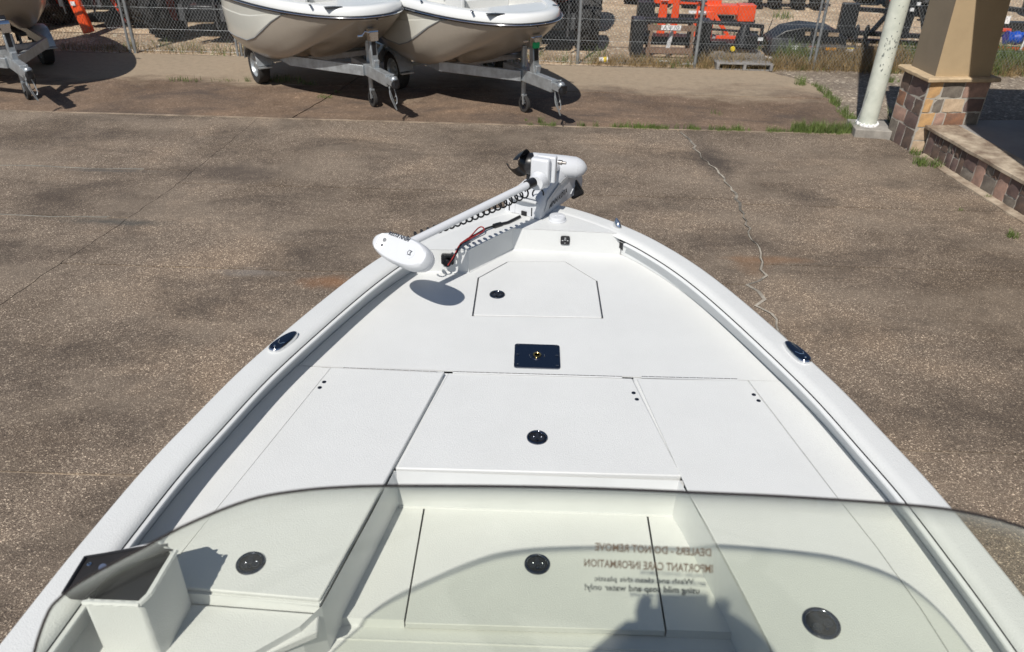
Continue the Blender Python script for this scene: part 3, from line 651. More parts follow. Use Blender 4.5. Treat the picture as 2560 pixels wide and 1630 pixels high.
mb = MB(); weld(mb, [(*A_, bz+.002), (*B_, bz+.002), (*C_, bz+.002), (*D_, bz+.002)], .006, .012); bp(mb, 'rim_bead', M_['white'], rb)
mb = MB(); c = g(278, 1455, 1.86); mb.lathe([(.012, 0), (.016, .006), (.016, .012), (.007, .02), (.006, .045), (.010, .05), (.010, .058)], 16, place(c.x, c.y, bz-.03, 0, .5, .3)); bp(mb, 'rod_clip', M_['chrome'], rb)
mb = MB(); pl = [g2(214, 1394, bz), g2(158, 1487, bz), g2(176, 1500, bz), g2(213, 1503, bz), g2(250, 1470, bz), g2(300, 1420, bz), g2(436, 1377, bz), g2(355, 1369, bz)]
mb.plate(pl, z1=bz+.007, z0=bz+.002); br = bp(mb, 'cover_bracket', M_['black_m'], smooth=30, bevel=.002)
mb = MB(); a = g(214, 1393, bz+.008); b = g(158, 1484, bz+.008); c = g(360, 1370, bz+.008); mb.tube([b, a], .005, 8); mb.tube([a, c, (D_[0]-.03, D_[1]+.02, bz)], .004, 8); bp(mb, 'bracket_fold', M_['black'], br)
screw(*g2(223, 1411, bz+.008), bz+.008, .006, br, 'chrome')
# aft deck, consoles and seat behind the windshield
mb = MB(); mb.plate([(-1.24, -4.6), (1.36, -4.6), (1.38, .28), (-1.24, .28)], z1=DZ-.02, z0=DZ-.05); bp(mb, 'aft_deck', M_['white'], smooth=0)
mb = MB(); cs = [(-.80, .50), (1.02, .50), (1.02, .80), (.75, .875), (.25, .93), (-.25, .90), (-.62, .82), (-.80, .74)]
mb.plate(cs, z1=2.0, z0=FZ-.03); bp(mb, 'console', M_['white'], smooth=30, bevel=.02)
mb = MB(); mb.tube([(.30+.19*math.cos(2*math.pi*i/32), .40+.19*math.sin(2*math.pi*i/32)*.35, 2.06+.19*math.sin(2*math.pi*i/32)*.93) for i in range(33)], .013, 8, cap=False)
for a in (0, 2.1, 4.2): mb.bar((.30, .43, 2.06), (.30+.18*math.cos(a), .40+.18*math.sin(a)*.35, 2.06+.18*math.sin(a)*.93), .02, .008)
mb.tube([(.30, .43, 2.06), (.30, .52, 1.98)], .02, 10); bp(mb, 'steering_wheel', M_['black'])

# windshield: one curved acrylic sheet on the console
EDGE = [(40, 1905), (62, 1770), (86, 1630), (120, 1532), (151, 1494), (194, 1459), (280, 1410), (355, 1371), (473, 1309), (623, 1250), (747, 1227), (872, 1217), (1000, 1214.5), (1278, 1216), (1520, 1222), (1757, 1232), (1930, 1239.5), (2103, 1250), (2240, 1260), (2368, 1273), (2470, 1293), (2557, 1318), (2650, 1352), (2760, 1420), (2850, 1560), (2890, 1760)]
def gsurf(x, z): return .925-.20*((x-.2)/.85)**2 - .06*(z-2.4)
def on_glass(px, py):
    d = ray(px, py); lo, hi = .3, 3.0
    def f(t): q = Vector((0, 0, H))+d*t; return q.y-gsurf(q.x, q.z)
    for _ in range(60):
        m_ = (lo+hi)/2
        if f(m_) < 0: lo = m_
        else: hi = m_
    return Vector((0, 0, H))+d*lo
ctr = [tuple(p) for p in catmull([(a, b) for a, b in EDGE], 5)]
TE = [on_glass(*p) for p in ctr]
NV = 10; mb = MB(); rings = []
for p in TE:
    zb = min(p.z-.02, 1.99)
    rings.append([Vector((p.x, gsurf(p.x, p.z+(zb-p.z)*k/NV), p.z+(zb-p.z)*k/NV)) for k in range(NV+1)])
mb.loft(rings, closed=False, cap=False)
ws = bp(mb, 'windshield', M_['glass'], smooth=60)
sm_ = ws.modifiers.new('s', 'SOLIDIFY'); sm_.thickness = .004; sm_.offset = 0
em = bpy.data.materials.new('darkened_acrylic_edge'); em.use_nodes = True; t = em.node_tree  # clear edge painted dark in place of the light it refracts away
tr_ = t.nodes.new('ShaderNodeBsdfTransparent'); mxs = t.nodes.new('ShaderNodeMixShader'); mxs.inputs[0].default_value = .8; tr_.inputs[0].default_value = (.9, .85, .8, 1)
t.links.new(tr_.outputs[0], mxs.inputs[1]); t.links.new(t.nodes['Principled BSDF'].outputs[0], mxs.inputs[2]); t.links.new(mxs.outputs[0], t.nodes['Material Output'].inputs[0])
t.nodes['Principled BSDF'].inputs['Base Color'].default_value = (.012, .008, .009, 1)
mb = MB(); mb.tube(TE, .0024, 8); bp(mb, 'windshield_edge', em, ws)
# paper-thin printed film on the glass, readable from outside, so mirrored from the helm
def film(txt, xl, xr, yt, yb, ytr, ybr, m, bold=0.0):
    vs, fs, asp = text_mesh(txt, 1, bold); P = []
    for u, v in vs:
        u = 1-u; px_ = xl+(xr-xl)*u; y1 = yt+(ytr-yt)*u; y0 = yb+(ybr-yb)*u
        q = on_glass(px_, y0+(y1-y0)*v); P.append((q.x, q.y+.004, q.z))
    mb = MB(); mb.add(P, fs); return bp(mb, 'care_lettering', m, ws, smooth=0, kind='flat')
film('DEALERS - DO NOT REMOVE', 1488, 1779, 1361, 1381, 1376, 1396, M_['ink_brown'], .022)
film('IMPORTANT CARE INFORMATION', 1461, 1783, 1401, 1421, 1416, 1438, M_['ink_brown'], .022)
film('Wash and clean this plastic', 1486, 1736, 1444, 1461, 1452, 1470, M_['ink'], .02)
film('using mild soap and water only!', 1462, 1750, 1463, 1484, 1472, 1495, M_['ink'], .02)
fq = [on_glass(*p) for p in ((1452, 1350), (1795, 1362), (1790, 1500), (1440, 1492))]
fm = bpy.data.materials.new('clear_film'); fm.use_nodes = True; t = fm.node_tree
tr_ = t.nodes.new('ShaderNodeBsdfTransparent'); mxs = t.nodes.new('ShaderNodeMixShader'); mxs.inputs[0].default_value = .035
t.links.new(tr_.outputs[0], mxs.inputs[1]); t.links.new(t.nodes['Principled BSDF'].outputs[0], mxs.inputs[2]); t.links.new(mxs.outputs[0], t.nodes['Material Output'].inputs[0])
t.nodes['Principled BSDF'].inputs['Base Color'].default_value = (.8, .8, .78, 1)
mb = MB(); mb.add([(q.x, q.y+.0032, q.z) for q in fq], [(0, 1, 2, 3)]); bp(mb, 'label_film', fm, ws, smooth=0, kind='flat')

# ================================================================== TROLLING MOTOR
tm = empty('trolling_motor', (.06, 3.7, GZ))
tag(tm, 'white electric trolling motor with black propeller lying folded on the bow', 'trolling motor')
tinv = Matrix.Translation((-.06, -3.7, -GZ))
def tp(mb, name, m, parent=None, **k):
    mb.v = [tuple(tinv @ Vector(p)) for p in mb.v]; return mb.build(name, m, parent or tm, **k)
# mount base: wedge-shaped housing running fore and aft
fl = g2(1250, 537, GZ); fr = g2(1350, 549, GZ); bkr = g2(1444, 482, GZ)
fx = Vector((fr[0]-fl[0], fr[1]-fl[1], 0)); wid = fx.length; ax = Vector((bkr[0]-fr[0], bkr[1]-fr[1], 0)); ln = ax.length; ax.normalize()
side_ = Vector((ax.y, -ax.x, 0)); org = Vector((fr[0], fr[1], GZ))-side_*wid
Xb = Matrix((side_, ax, Vector((0, 0, 1)))).transposed().to_4x4(); Xb.translation = org      # local: x right 0..wid, y forward, z up
W_ = wid; Lb = ln*1.12
top = [(0, .075), (.02, .100), (.08, .118), (.16, .145), (.24, .185), (.30, .200), (.36, .200), (.42, .175), (Lb, .11)]
for hs, (x0, x1, dz) in enumerate(((0, .062, 0), (W_-.066, W_, 0))):
    rings = []
    for y, z in top:
        z = z if hs else min(z, .10+.35*(z-.1))
        rings.append([(x0+.002, y, 0), (x1-.002, y, 0), (x1, y, z*.55), (x1-.008, y, z*.9), (x1-.018, y, z), (x0+.018, y, z), (x0+.008, y, z*.9), (x0, y, z*.55)])
    mb = MB(); mb.loft(rings, Xb); tp(mb, 'mount_cheek', M_['plastic'], smooth=40)
mb = MB(); rings = []
for y, z in ((.004, .085), (.03, .098), (.12, .108), (.2, .11), (.3, .09), (.40, .04)):
    rings.append([(.05, y, 0), (W_-.05, y, 0), (W_-.05, y, z), (.05, y, z)])
mb.loft(rings, Xb); tp(mb, 'mount_tray', M_['plastic'], smooth=30)
for x in (.028, W_-.05): mb = MB(); mb.box((x, .0, .03), (.006, .004, .045), Xb); tp(mb, 'mount_slot', M_['black'])
mb = MB(); mb.box((W_*.55, .0, .012), (.03, .006, .022), Xb); tp(mb, 'cable_slot', M_['black'])
mb = MB(); mb.tube([(.02, -.006, .088), (.05, -.018, .094), (W_*.5, -.022, .094), (W_-.05, -.018, .094), (W_-.02, -.006, .088)], .009, 8, Xb)
mb.tube([(.03, .004, .104), (W_*.5, -.004, .106), (W_-.03, .004, .104)], .006, 8, Xb); tp(mb, 'release_pedal', M_['plastic_g'])
mb = MB()      # grey recessed arch panel on the right cheek
arch = [(.04, .03), (.07, .082), (.14, .110), (.22, .140), (.30, .150), (.29, .128), (.21, .112), (.13, .085), (.09, .04)]
mb.add([(W_+.0015, y, z) for y, z in arch]+[(W_+.0035, y, z) for y, z in arch], [tuple(range(9, 18))]+[(i, (i+1) % 9, 9+(i+1) % 9, 9+i) for i in range(9)], Xb); tp(mb, 'cheek_arch', M_['plastic_g'])
for k in range(3):
    mb = MB(); mb.bar((W_+.001, .34+.018*k, .022+.014*k), (W_-.006, .40+.012*k, .06+.014*k), .004, .006, Xb); tp(mb, 'cheek_rib', M_['plastic'])
XT = Xb @ Matrix.Translation((W_+.003, .19, .052)) @ Matrix.Rotation(R_(90), 4, 'Z') @ Matrix.Rotation(R_(90), 4, 'X') @ Matrix.Rotation(R_(7), 4, 'Z')
vs, fs, asp = text_mesh('MINN KOTA', 1, .02, .15)
mb = MB(); wd = .20; mb.add([((u-.5)*wd, (v-.5)*wd/asp*1.15, 0) for u, v in vs], fs, XT); tp(mb, 'maker_lettering', M_['ink'], smooth=0, kind='flat')
# upright steering housing
hx = g(1352, 470, 2.02); collar = g(1334, 455, 2.13)
shaft0 = collar; shaft1 = g(1022, 608, 2.085)
sd_ = (shaft1-shaft0).normalized()
hc = collar - sd_*.045
hq = g(1349, 430, 2.15); Xh = Matrix.Translation(hq) @ rotz(-.30)   # local -Y faces along the shaft
mb = MB(); mb.box((0, .015, -.006), (.094, .045, .145), Xh); hous = tp(mb, 'steering_housing', M_['plastic'], smooth=30, bevel=.012, seg=3)
mb = MB(); mb.box((.018, .060, .0), (.098, .040, .135), Xh); tp(mb, 'rear_housing', M_['plastic'], hous, smooth=30, bevel=.008)
mb = MB(); mb.tube([(0, -.012, -.04), (0, -.03, -.04), (0, -.055, -.04)], .04, 24, Xh, rs=[.047, .043, .034]); tp(mb, 'collar_ring', M_['plastic'], hous)
mb = MB(); mb.tube([(.044*math.cos(a), -.014, -.04+.044*math.sin(a)) for a in [R_(30+i*12) for i in range(9)]], .0018, 6, Xh); tp(mb, 'orange_mark', M_['orange'], hous)
mb = MB(); mb.tube([hc+sd_*.045, hc+sd_*.095], .0235, 20); tp(mb, 'shaft_collar', M_['black'])
mb = MB(); mb.tube([hc+sd_*.05, shaft1], .0175, 20); tp(mb, 'shaft', M_['plastic'])
mb = MB(); mb.lathe([(.012, 0), (.012, .02), (.007, .022), (.007, .04)], 12, Xh @ Matrix.Translation((.075, .06, .04)) @ Matrix.Rotation(R_(90), 4, 'Y')); tp(mb, 'lock_pin', M_['steel'], hous)
# motor pod (lower unit)
pl_ = gy(1326, 409, 3.86); pr_ = gy(1468, 422, 3.92); dv = (pr_-pl_).normalized(); LP = (pr_-pl_).length
P = []; rs = []
for i, (u, r) in enumerate(((0, .046), (.01, .060), (.04, .0655), (.3, .0665), (.6, .066), (.78, .064), (.86, .055), (.92, .043), (.97, .024), (1, .004))): P.append(pl_+dv*LP*u); rs.append(r*.90)
mb = MB(); mb.tube(P, .06, 28, rs=rs); pod = tp(mb, 'motor_pod', M_['plastic'], smooth=50)
mb = MB(); mb.tube([pl_+dv*LP*.77, pl_+dv*LP*.775], .0585, 28); tp(mb, 'pod_seam', M_['plastic_g'], pod)
mb = MB(); pm = pl_+dv*LP*.48; mb.tube([pm, hc+Vector((.02, .08, 0))], .024, 14); tp(mb, 'pod_strut', M_['plastic'], pod)
# propeller
pc = pl_-dv*.03; U = dv.cross(Vector((0, 0, 1))).normalized(); V = U.cross(dv)
mb = MB(); mb.tube([pc+dv*.035, pc+dv*.01, pc-dv*.02, pc-dv*.035], .04, 20, rs=[.058, .055, .035, .012]); prop = tp(mb, 'propeller_hub', M_['black'])
for b_ in (0, 180):
    mb = MB(); rings = []
    for k in range(9):
        t = k/8; ang = R_(b_+95)-t*R_(70); rad = .030+.072*math.sin(t*1.5)
        c_ = pc+U*math.cos(ang)*rad+V*math.sin(ang)*rad-dv*(.075*t)
        tang = (-U*math.sin(ang)+V*math.cos(ang)); rdir = U*math.cos(ang)+V*math.sin(ang); wv = .030*(1-.45*t)
        a = rdir*wv+dv*wv*.6
        rings.append([c_+a, c_+dv*.006, c_-a, c_-dv*.006])
    mb.loft(rings); tp(mb, 'propeller_blade', M_['black'], prop)
# skeg, rests and cables
mb = MB(); q = pl_+dv*LP*.02-Vector((0, 0, .07)); mb.bar(q+Vector((0, 0, .05)), q-Vector((0, 0, .05)), .05, .018); mb.bar(q-Vector((.0, 0, .03)), q-Vector((.005, .01, .10)), .03, .02); tp(mb, 'skeg', M_['black'], smooth=30, bevel=.004)
mb = MB(); q = gy(1424, 452, 3.97); mb.bar(q+Vector((-.01, 0, .05)), q+Vector((.0, 0, -.02)), .022, .035); mb.bar(q+Vector((.0, 0, .0)), q+Vector((.055, -.01, -.085)), .035, .075); tp(mb, 'motor_rest', M_['black'], smooth=30, bevel=.01)
mb = MB()      # coil cord hanging along the shaft
cp0 = hc+sd_*.10+Vector((.01, .022, -.052)); cp1 = shaft1-sd_*.02+Vector((-.02, .060, -.022)); N_ = 560; P = []
ax_ = (cp1-cp0).normalized(); e1 = ax_.cross(Vector((0, 0, 1))).normalized(); e2 = e1.cross(ax_)
for i in range(N_+1):
    t = i/N_; a = t*2*math.pi*20; c_ = cp0.lerp(cp1, t)+Vector((0, .02, -.012*math.sin(t*math.pi)))
    P.append(c_+e1*math.cos(a)*.018+e2*math.sin(a)*.018)
mb.tube(P, .0042, 6); tp(mb, 'coil_cord', M_['black'], smooth=80)
mb = MB(); c_ = g(1345, 485, 1.99); mb.tube([c_+Vector((-.028*math.cos(t), 0, .03*math.sin(t))) for t in [math.pi*i/10 for i in range(-1, 12)]], .004, 8); tp(mb, 'loop_cable', M_['black'])
# head
hd = [g(930, 597, 2.10), g(1073, 653, 2.10)]; hcn = (hd[0]+hd[1])/2; hl = (hd[1]-hd[0]).length*.93; hdir = (hd[1]-hd[0]).normalized()
hn = (Vector((0, -.62, .55))+Vector((-.12, 0, 0))).normalized(); hn = (hn-hdir*hn.dot(hdir)).normalized(); hv = hn.cross(hdir)   # hn: face normal
Xd = Matrix((hdir, hv, hn)).transposed().to_4x4(); Xd.translation = hcn
def hring(sx, sy, z, n=40):
    out = []
    for i in range(n):
        a = 2*math.pi*i/n; c, s_ = math.cos(a), math.sin(a)
        x = math.copysign(abs(c)**.82, c)*hl/2*sx; y = math.copysign(abs(s_)**.85, s_)*.061*sy
        out.append((x, y*(1+.12*c), z))
    return out
mb = MB(); mb.loft([hring(.80, .62, -.075), hring(.93, .86, -.066), hring(.99, .98, -.045), hring(1, 1, -.030), hring(.985, .98, -.0295), hring(.985, .98, -.027), hring(1.0, 1, -.0265), hring(.995, .99, -.005), hring(.96, .94, .010), hring(.90, .86, .017), hring(.80, .70, .0195)], Xd)
head = tp(mb, 'motor_head', M_['plastic'], smooth=30)
mb = MB(); mb.plate(rrect(-hl*.30, 0, .045, .070, .012), z1=.021, z0=.018, X=Xd); hp = tp(mb, 'indicator_panel', M_['label_w'], head, smooth=0)
mb = MB(); mb.lathe([(.0095, .0205), (.009, .0225), (.002, .023)], 16, Xd @ Matrix.Translation((-hl*.26, .012, 0))); tp(mb, 'indicator_button', M_['grey_ink'], head)
mb = MB(); mb.lathe([(.0055, .0205), (.005, .022), (.001, .0225)], 12, Xd @ Matrix.Translation((-hl*.26, -.012, 0))); tp(mb, 'indicator_light', M_['ink'], head)
mb = MB(); mb.box((-hl*.36, 0, .0213), (.004, .040, .0006), Xd); tp(mb, 'indicator_scale', M_['plastic_g'], head)
mb = MB(); mb.lathe([(.0235, .017), (.023, .021), (.0215, .0212)], 30, Xd @ Matrix.Translation((hl*.24, 0, 0))); tp(mb, 'badge', M_['plastic'], head)
mb = MB(); 
for k in range(2):
    o2 = .0045*k
    mb.add([(-.010-o2*.6, -.006+o2*.2, .0214), (-.010-o2*.6, .009, .0214), (0, .004, .0214), (.010+o2*.6, .009, .0214), (.010+o2*.6, -.006+o2*.2, .0214), (.0065+o2*.6, -.006, .0214), (.0065+o2*.6, .003, .0214), (0, -.002, .0214), (-.0065-o2*.6, .003, .0214), (-.0065-o2*.6, -.006, .0214)] if k == 0 else
           [(-.011, -.009, .0214), (0, -.014, .0214), (.011, -.009, .0214), (.011, -.0065, .0214), (0, -.011, .0214), (-.011, -.0065, .0214)], [(0, 1, 8, 9), (1, 2, 7, 8), (2, 3, 6, 7), (3, 4, 5, 6)] if k == 0 else [(0, 1, 4, 5), (1, 2, 3, 4)], Xd @ Matrix.Translation((hl*.24, 0, 0)) @ rotz(R_(-90)))
tp(mb, 'badge_emblem', M_['ink'], head, smooth=0, kind='flat')
vs, fs, asp = text_mesh('MINN KOTA', 1, .045, .2)
XL = Xd @ Matrix.Translation((-.018, .047, .0165)) @ Matrix.Rotation(R_(-12), 4, 'X') @ rotz(math.pi)
wd = .115; mb = MB(); mb.add([((u-.5)*wd, (v-.5)*wd/asp*1.1, .0022+.0) for u, v in vs], fs, XL); tp(mb, 'head_lettering', M_['ink'], head, smooth=0, kind='flat')
# power cable with red pair and black plug
q = [g(1300, 541, GZ+.008), g(1270, 556, GZ+.006), g(1244, 562, GZ+.008), g(1216, 571, GZ+.012), g(1192, 585, GZ+.014), g(1168, 598, GZ+.014), g(1152, 610, GZ+.010)]
mb = MB(); mb.tube(q[:3], .0075, 8); mb.tube([q[2]-(q[2]-q[1])*.3, q[2]+(q[3]-q[2])*.35], .012, 10); mb.tube(q[2:], .0055, 8); cab = tp(mb, 'power_cable', M_['black'], smooth=60)
mb = MB(); lo = [g(1150, 611, GZ+.014), g(1175, 592, GZ+.02), g(1196, 570, GZ+.026), g(1207, 568, GZ+.026), g(1209, 577, GZ+.022), g(1190, 588, GZ+.018), g(1170, 600, GZ+.016), g(1150, 612, GZ+.012), g(1140, 630, GZ-.0), g(1128, 652, DZ+.10), g(1119, 664, DZ+.075)]
P = []
for i in range(len(lo)-1):
    for k in range(6):
        t = k/6; p0 = lo[max(i-1, 0)]; p1 = lo[i]; p2 = lo[i+1]; p3 = lo[min(i+2, len(lo)-1)]
        P.append(.5*((2*p1)+(-p0+p2)*t+(2*p0-5*p1+4*p2-p3)*t*t+(-p0+3*p1-3*p2+p3)*t**3))
mb.tube(P, .0033, 8); tp(mb, 'red_wire', M_['red'], cab, smooth=60)
mb = MB(); mb.tube([p+Vector((.006, -.002, .001)) for p in P[36:]], .0034, 8); tp(mb, 'black_wire', M_['black'], cab, smooth=60)
pq = g(1119, 649, DZ+.075); X = Matrix.Translation((pq.x, BT[2][1]-.012, DZ+.078)) @ Matrix.Rotation(R_(90), 4, 'X')
mb = MB(); mb.plate(rrect(0, .0, .060, .052, .008), z1=.010, z0=-.006, X=X); mb.tube([(0, -.008, .004), (0, -.010, .03)], .019, 16, X); mb.box((0, .02, .012), (.03, .012, .008), X)
tp(mb, 'power_plug', M_['black'], cab, smooth=30, bevel=.003)

# ================================================================== TRAILERS AND BAY BOATS
def wheel_mb(r, w_, X, rim_r, n=32):
    mb = MB(); prof = [(rim_r, -w_*.42), (r*.80, -w_*.5), (r*.95, -w_*.46), (r, -w_*.34), (r, w_*.34), (r*.95, w_*.46), (r*.80, w_*.5), (rim_r, w_*.42)]
    mb.lathe(prof, n, X, cap=False); return mb
def make_trailer():
    """origin on the ground under the coupler, +Y is the direction of travel"""
    t = empty('boat_trailer')
    zt = .60
    mb = MB(); mb.bar((0, -.02, zt), (0, -1.25, zt), .11, .17); mb.build('tongue', M_['galv'], t, bevel=.006)
    for s in (-1, 1):
        mb = MB(); mb.bar((s*.06, -.75, zt-.01), (s*.78, -1.9, zt-.02), .06, .15); mb.bar((s*.78, -1.88, zt-.02), (s*.80, -4.2, zt-.02), .06, .15); mb.build('frame_rail', M_['galv'], t, bevel=.005)
        mb = MB(); mb.bar((s*.45, -1.7, zt+.18), (s*.45, -4.1, zt+.10), .09, .05); mb.bar((s*.45, -2.2, zt), (s*.45, -2.2, zt+.16), .04, .04); mb.bar((s*.45, -3.7, zt), (s*.45, -3.7, zt+.10), .04, .04); mb.build('bunk', M_['black_m'], t)
        W = Matrix.Translation((s*.96, -3.05, .305)) @ Matrix.Rotation(R_(90), 4, 'Y')
        ty = wheel_mb(.305, .19, W, .19).build('tyre', M_['rubber'], t)
        mb = MB(); mb.lathe([(.19, -.075), (.17, -.02), (.17, .05), (.19, .08)], 28, W, cap=False); mb.lathe([(.17, .03*s), (.12, .045*s), (.06, .02*s), (.05, .055*s), (.02, .06*s)], 28, W)
        for k in range(5): mb.lathe([(.03, .052*s), (.024, .056*s)], 10, W @ Matrix.Translation((.115*math.cos(k*1.2566), .115*math.sin(k*1.2566), 0)))
        mb.build('rim', M_['galv'], ty)
        rings = []
        for k in range(13):
            a = R_(8+164*k/12); c, sn = math.cos(a)*.375, math.sin(a)*.355
            rings.append([(s*.84, -3.05+c, .305+sn*.98), (s*.86, -3.05+c*1.0, .305+sn*1.03), (s*.96, -3.05+c, .305+sn*1.05), (s*1.06, -3.05+c, .305+sn*1.03), (s*1.085, -3.05+c, .305+sn*.99), (s*1.085, -3.05+c*.93, .305+sn*.86), (s*1.07, -3.05+c*.93, .305+sn*.86), (s*1.06, -3.05+c*.98, .305+sn*.97)])
        mb = MB(); mb.loft(rings); mb.box((s*.98, -3.05+.40, .335), (.22, .07, .02)); mb.build('fender', M_['galv'], t, smooth=40)
    mb = MB(); mb.bar((-.9, -3.05, .36), (.9, -3.05, .36), .06, .06); mb.bar((-.78, -1.95, zt-.04), (.78, -1.95, zt-.04), .06, .08); mb.bar((-.78, -4.1, zt-.04), (.78, -4.1, zt-.04), .06, .08); mb.build('crossmember', M_['galv'], t)
    mb = MB(); mb.bar((0, -.04, zt+.01), (0, .16, zt+.005), .10, .10); mb.lathe([(.06, 0), (.058, .03), (.04, .055), (.01, .062)], 16, place(0, .13, zt+.03)); mb.bar((0, .0, zt+.08), (0, .13, zt+.11), .03, .02); c = mb.build('coupler', M_['galv'], t, bevel=.006)
    mb = MB(); mb.lathe([(.055, -.05), (.06, 0), (.05, .03)], 14, place(0, .17, zt-.01)); mb.box((0, .20, zt+.02), (.07, .05, .07)); mb.build('coupler_nose', M_['black'], t)
    mb = MB(); mb.box((.045, -.22, zt), (.004, .07, .06)); mb.box((-.045, -.22, zt), (.004, .07, .06)); mb.build('warning_sticker', M_['label_o'], t)
    for k in range(3):
        mb = MB(); P = [(.03*(k-1), -.02+.03*k, zt-.06)]
        for i in range(1, 13): a = i/12; P.append((.03*(k-1)+.05*math.sin(a*5+k), .02+.05*math.sin(a*math.pi)+.03*k, zt-.06-.30*math.sin(a*math.pi)*(.6+.25*k)))
        mb.tube(P, .006, 5); mb.build('safety_chain', M_['galv' if k else 'black'], t)
    # jack: tube with fork and small wheel
    jx, jy = -.09, -.90
    mb = MB(); mb.tube([(jx, jy, .24), (jx, jy, .98)], .034, 14); mb.tube([(jx, jy, .50), (jx, jy, .95)], .042, 14); mb.box((jx, jy, zt), (.08, .10, .14))
    mb.tube([(jx, jy, .94), (jx-.05, jy-.02, .95), (jx-.055, jy-.02, .80)], .009, 8); mb.bar((jx, jy+.03, .27), (jx, jy+.04, .12), .07, .03); j = mb.build('jack', M_['galv'], t, bevel=.003)
    Wj = Matrix.Translation((jx, jy+.04, .125)) @ Matrix.Rotation(R_(90), 4, 'Y')
    mb = wheel_mb(.125, .06, Wj, .078, 24); jw = mb.build('jack_wheel', M_['rubber'], j)
    mb = MB(); mb.lathe([(.02, -.03), (.02, .03)], 12, Wj)
    for k in range(5): a = k*1.2566; mb.bar((jx, jy+.04, .125), (jx, jy+.04+.08*math.cos(a), .125+.08*math.sin(a)), .012, .02, up=(1, 0, 0))
    mb.lathe([(.08, -.018), (.07, -.02), (.07, .02), (.08, .018)], 24, Wj, cap=False); mb.build('wheel_hub', M_['black'], j)
    # winch stand
    mb = MB(); mb.bar((.0, -.50, zt+.05), (.0, -.54, 1.02), .10, .10); mb.bar((0, -.54, 1.0), (-.03, -.64, 1.19), .08, .13); mb.bar((0, -.46, zt+.06), (0, -.42, zt+.2), .08, .05); wsd = mb.build('winch_stand', M_['galv'], t, bevel=.006)
    mb = MB(); mb.box((.0, -.50, 1.12), (.12, .12, .12)); mb.tube([(-.07, -.50, 1.17), (.07, -.50, 1.17)], .055, 14); mb.tube([(.05, -.48, 1.17), (.13, -.46, 1.20), (.18, -.46, 1.15)], .011, 8); mb.tube([(.17, -.46, 1.15), (.25, -.46, 1.15)], .017, 8); mb.build('winch', M_['chrome'], wsd)
    mb = MB(); mb.tube([(-.08, -.70, 1.20), (.04, -.70, 1.20)], .06, 14); mb.build('bow_stop', M_['black'], wsd)
    mb = MB(); mb.bar((-.0, -.478, 1.06), (-.0, -.474, .86), .06, .012); mb.build('winch_strap', M_['black'], wsd)
    mb = MB(); mb.box((-.052, -.53, .95), (.003, .06, .09)); mb.build('stand_label', M_['label_w'], wsd)
    return t
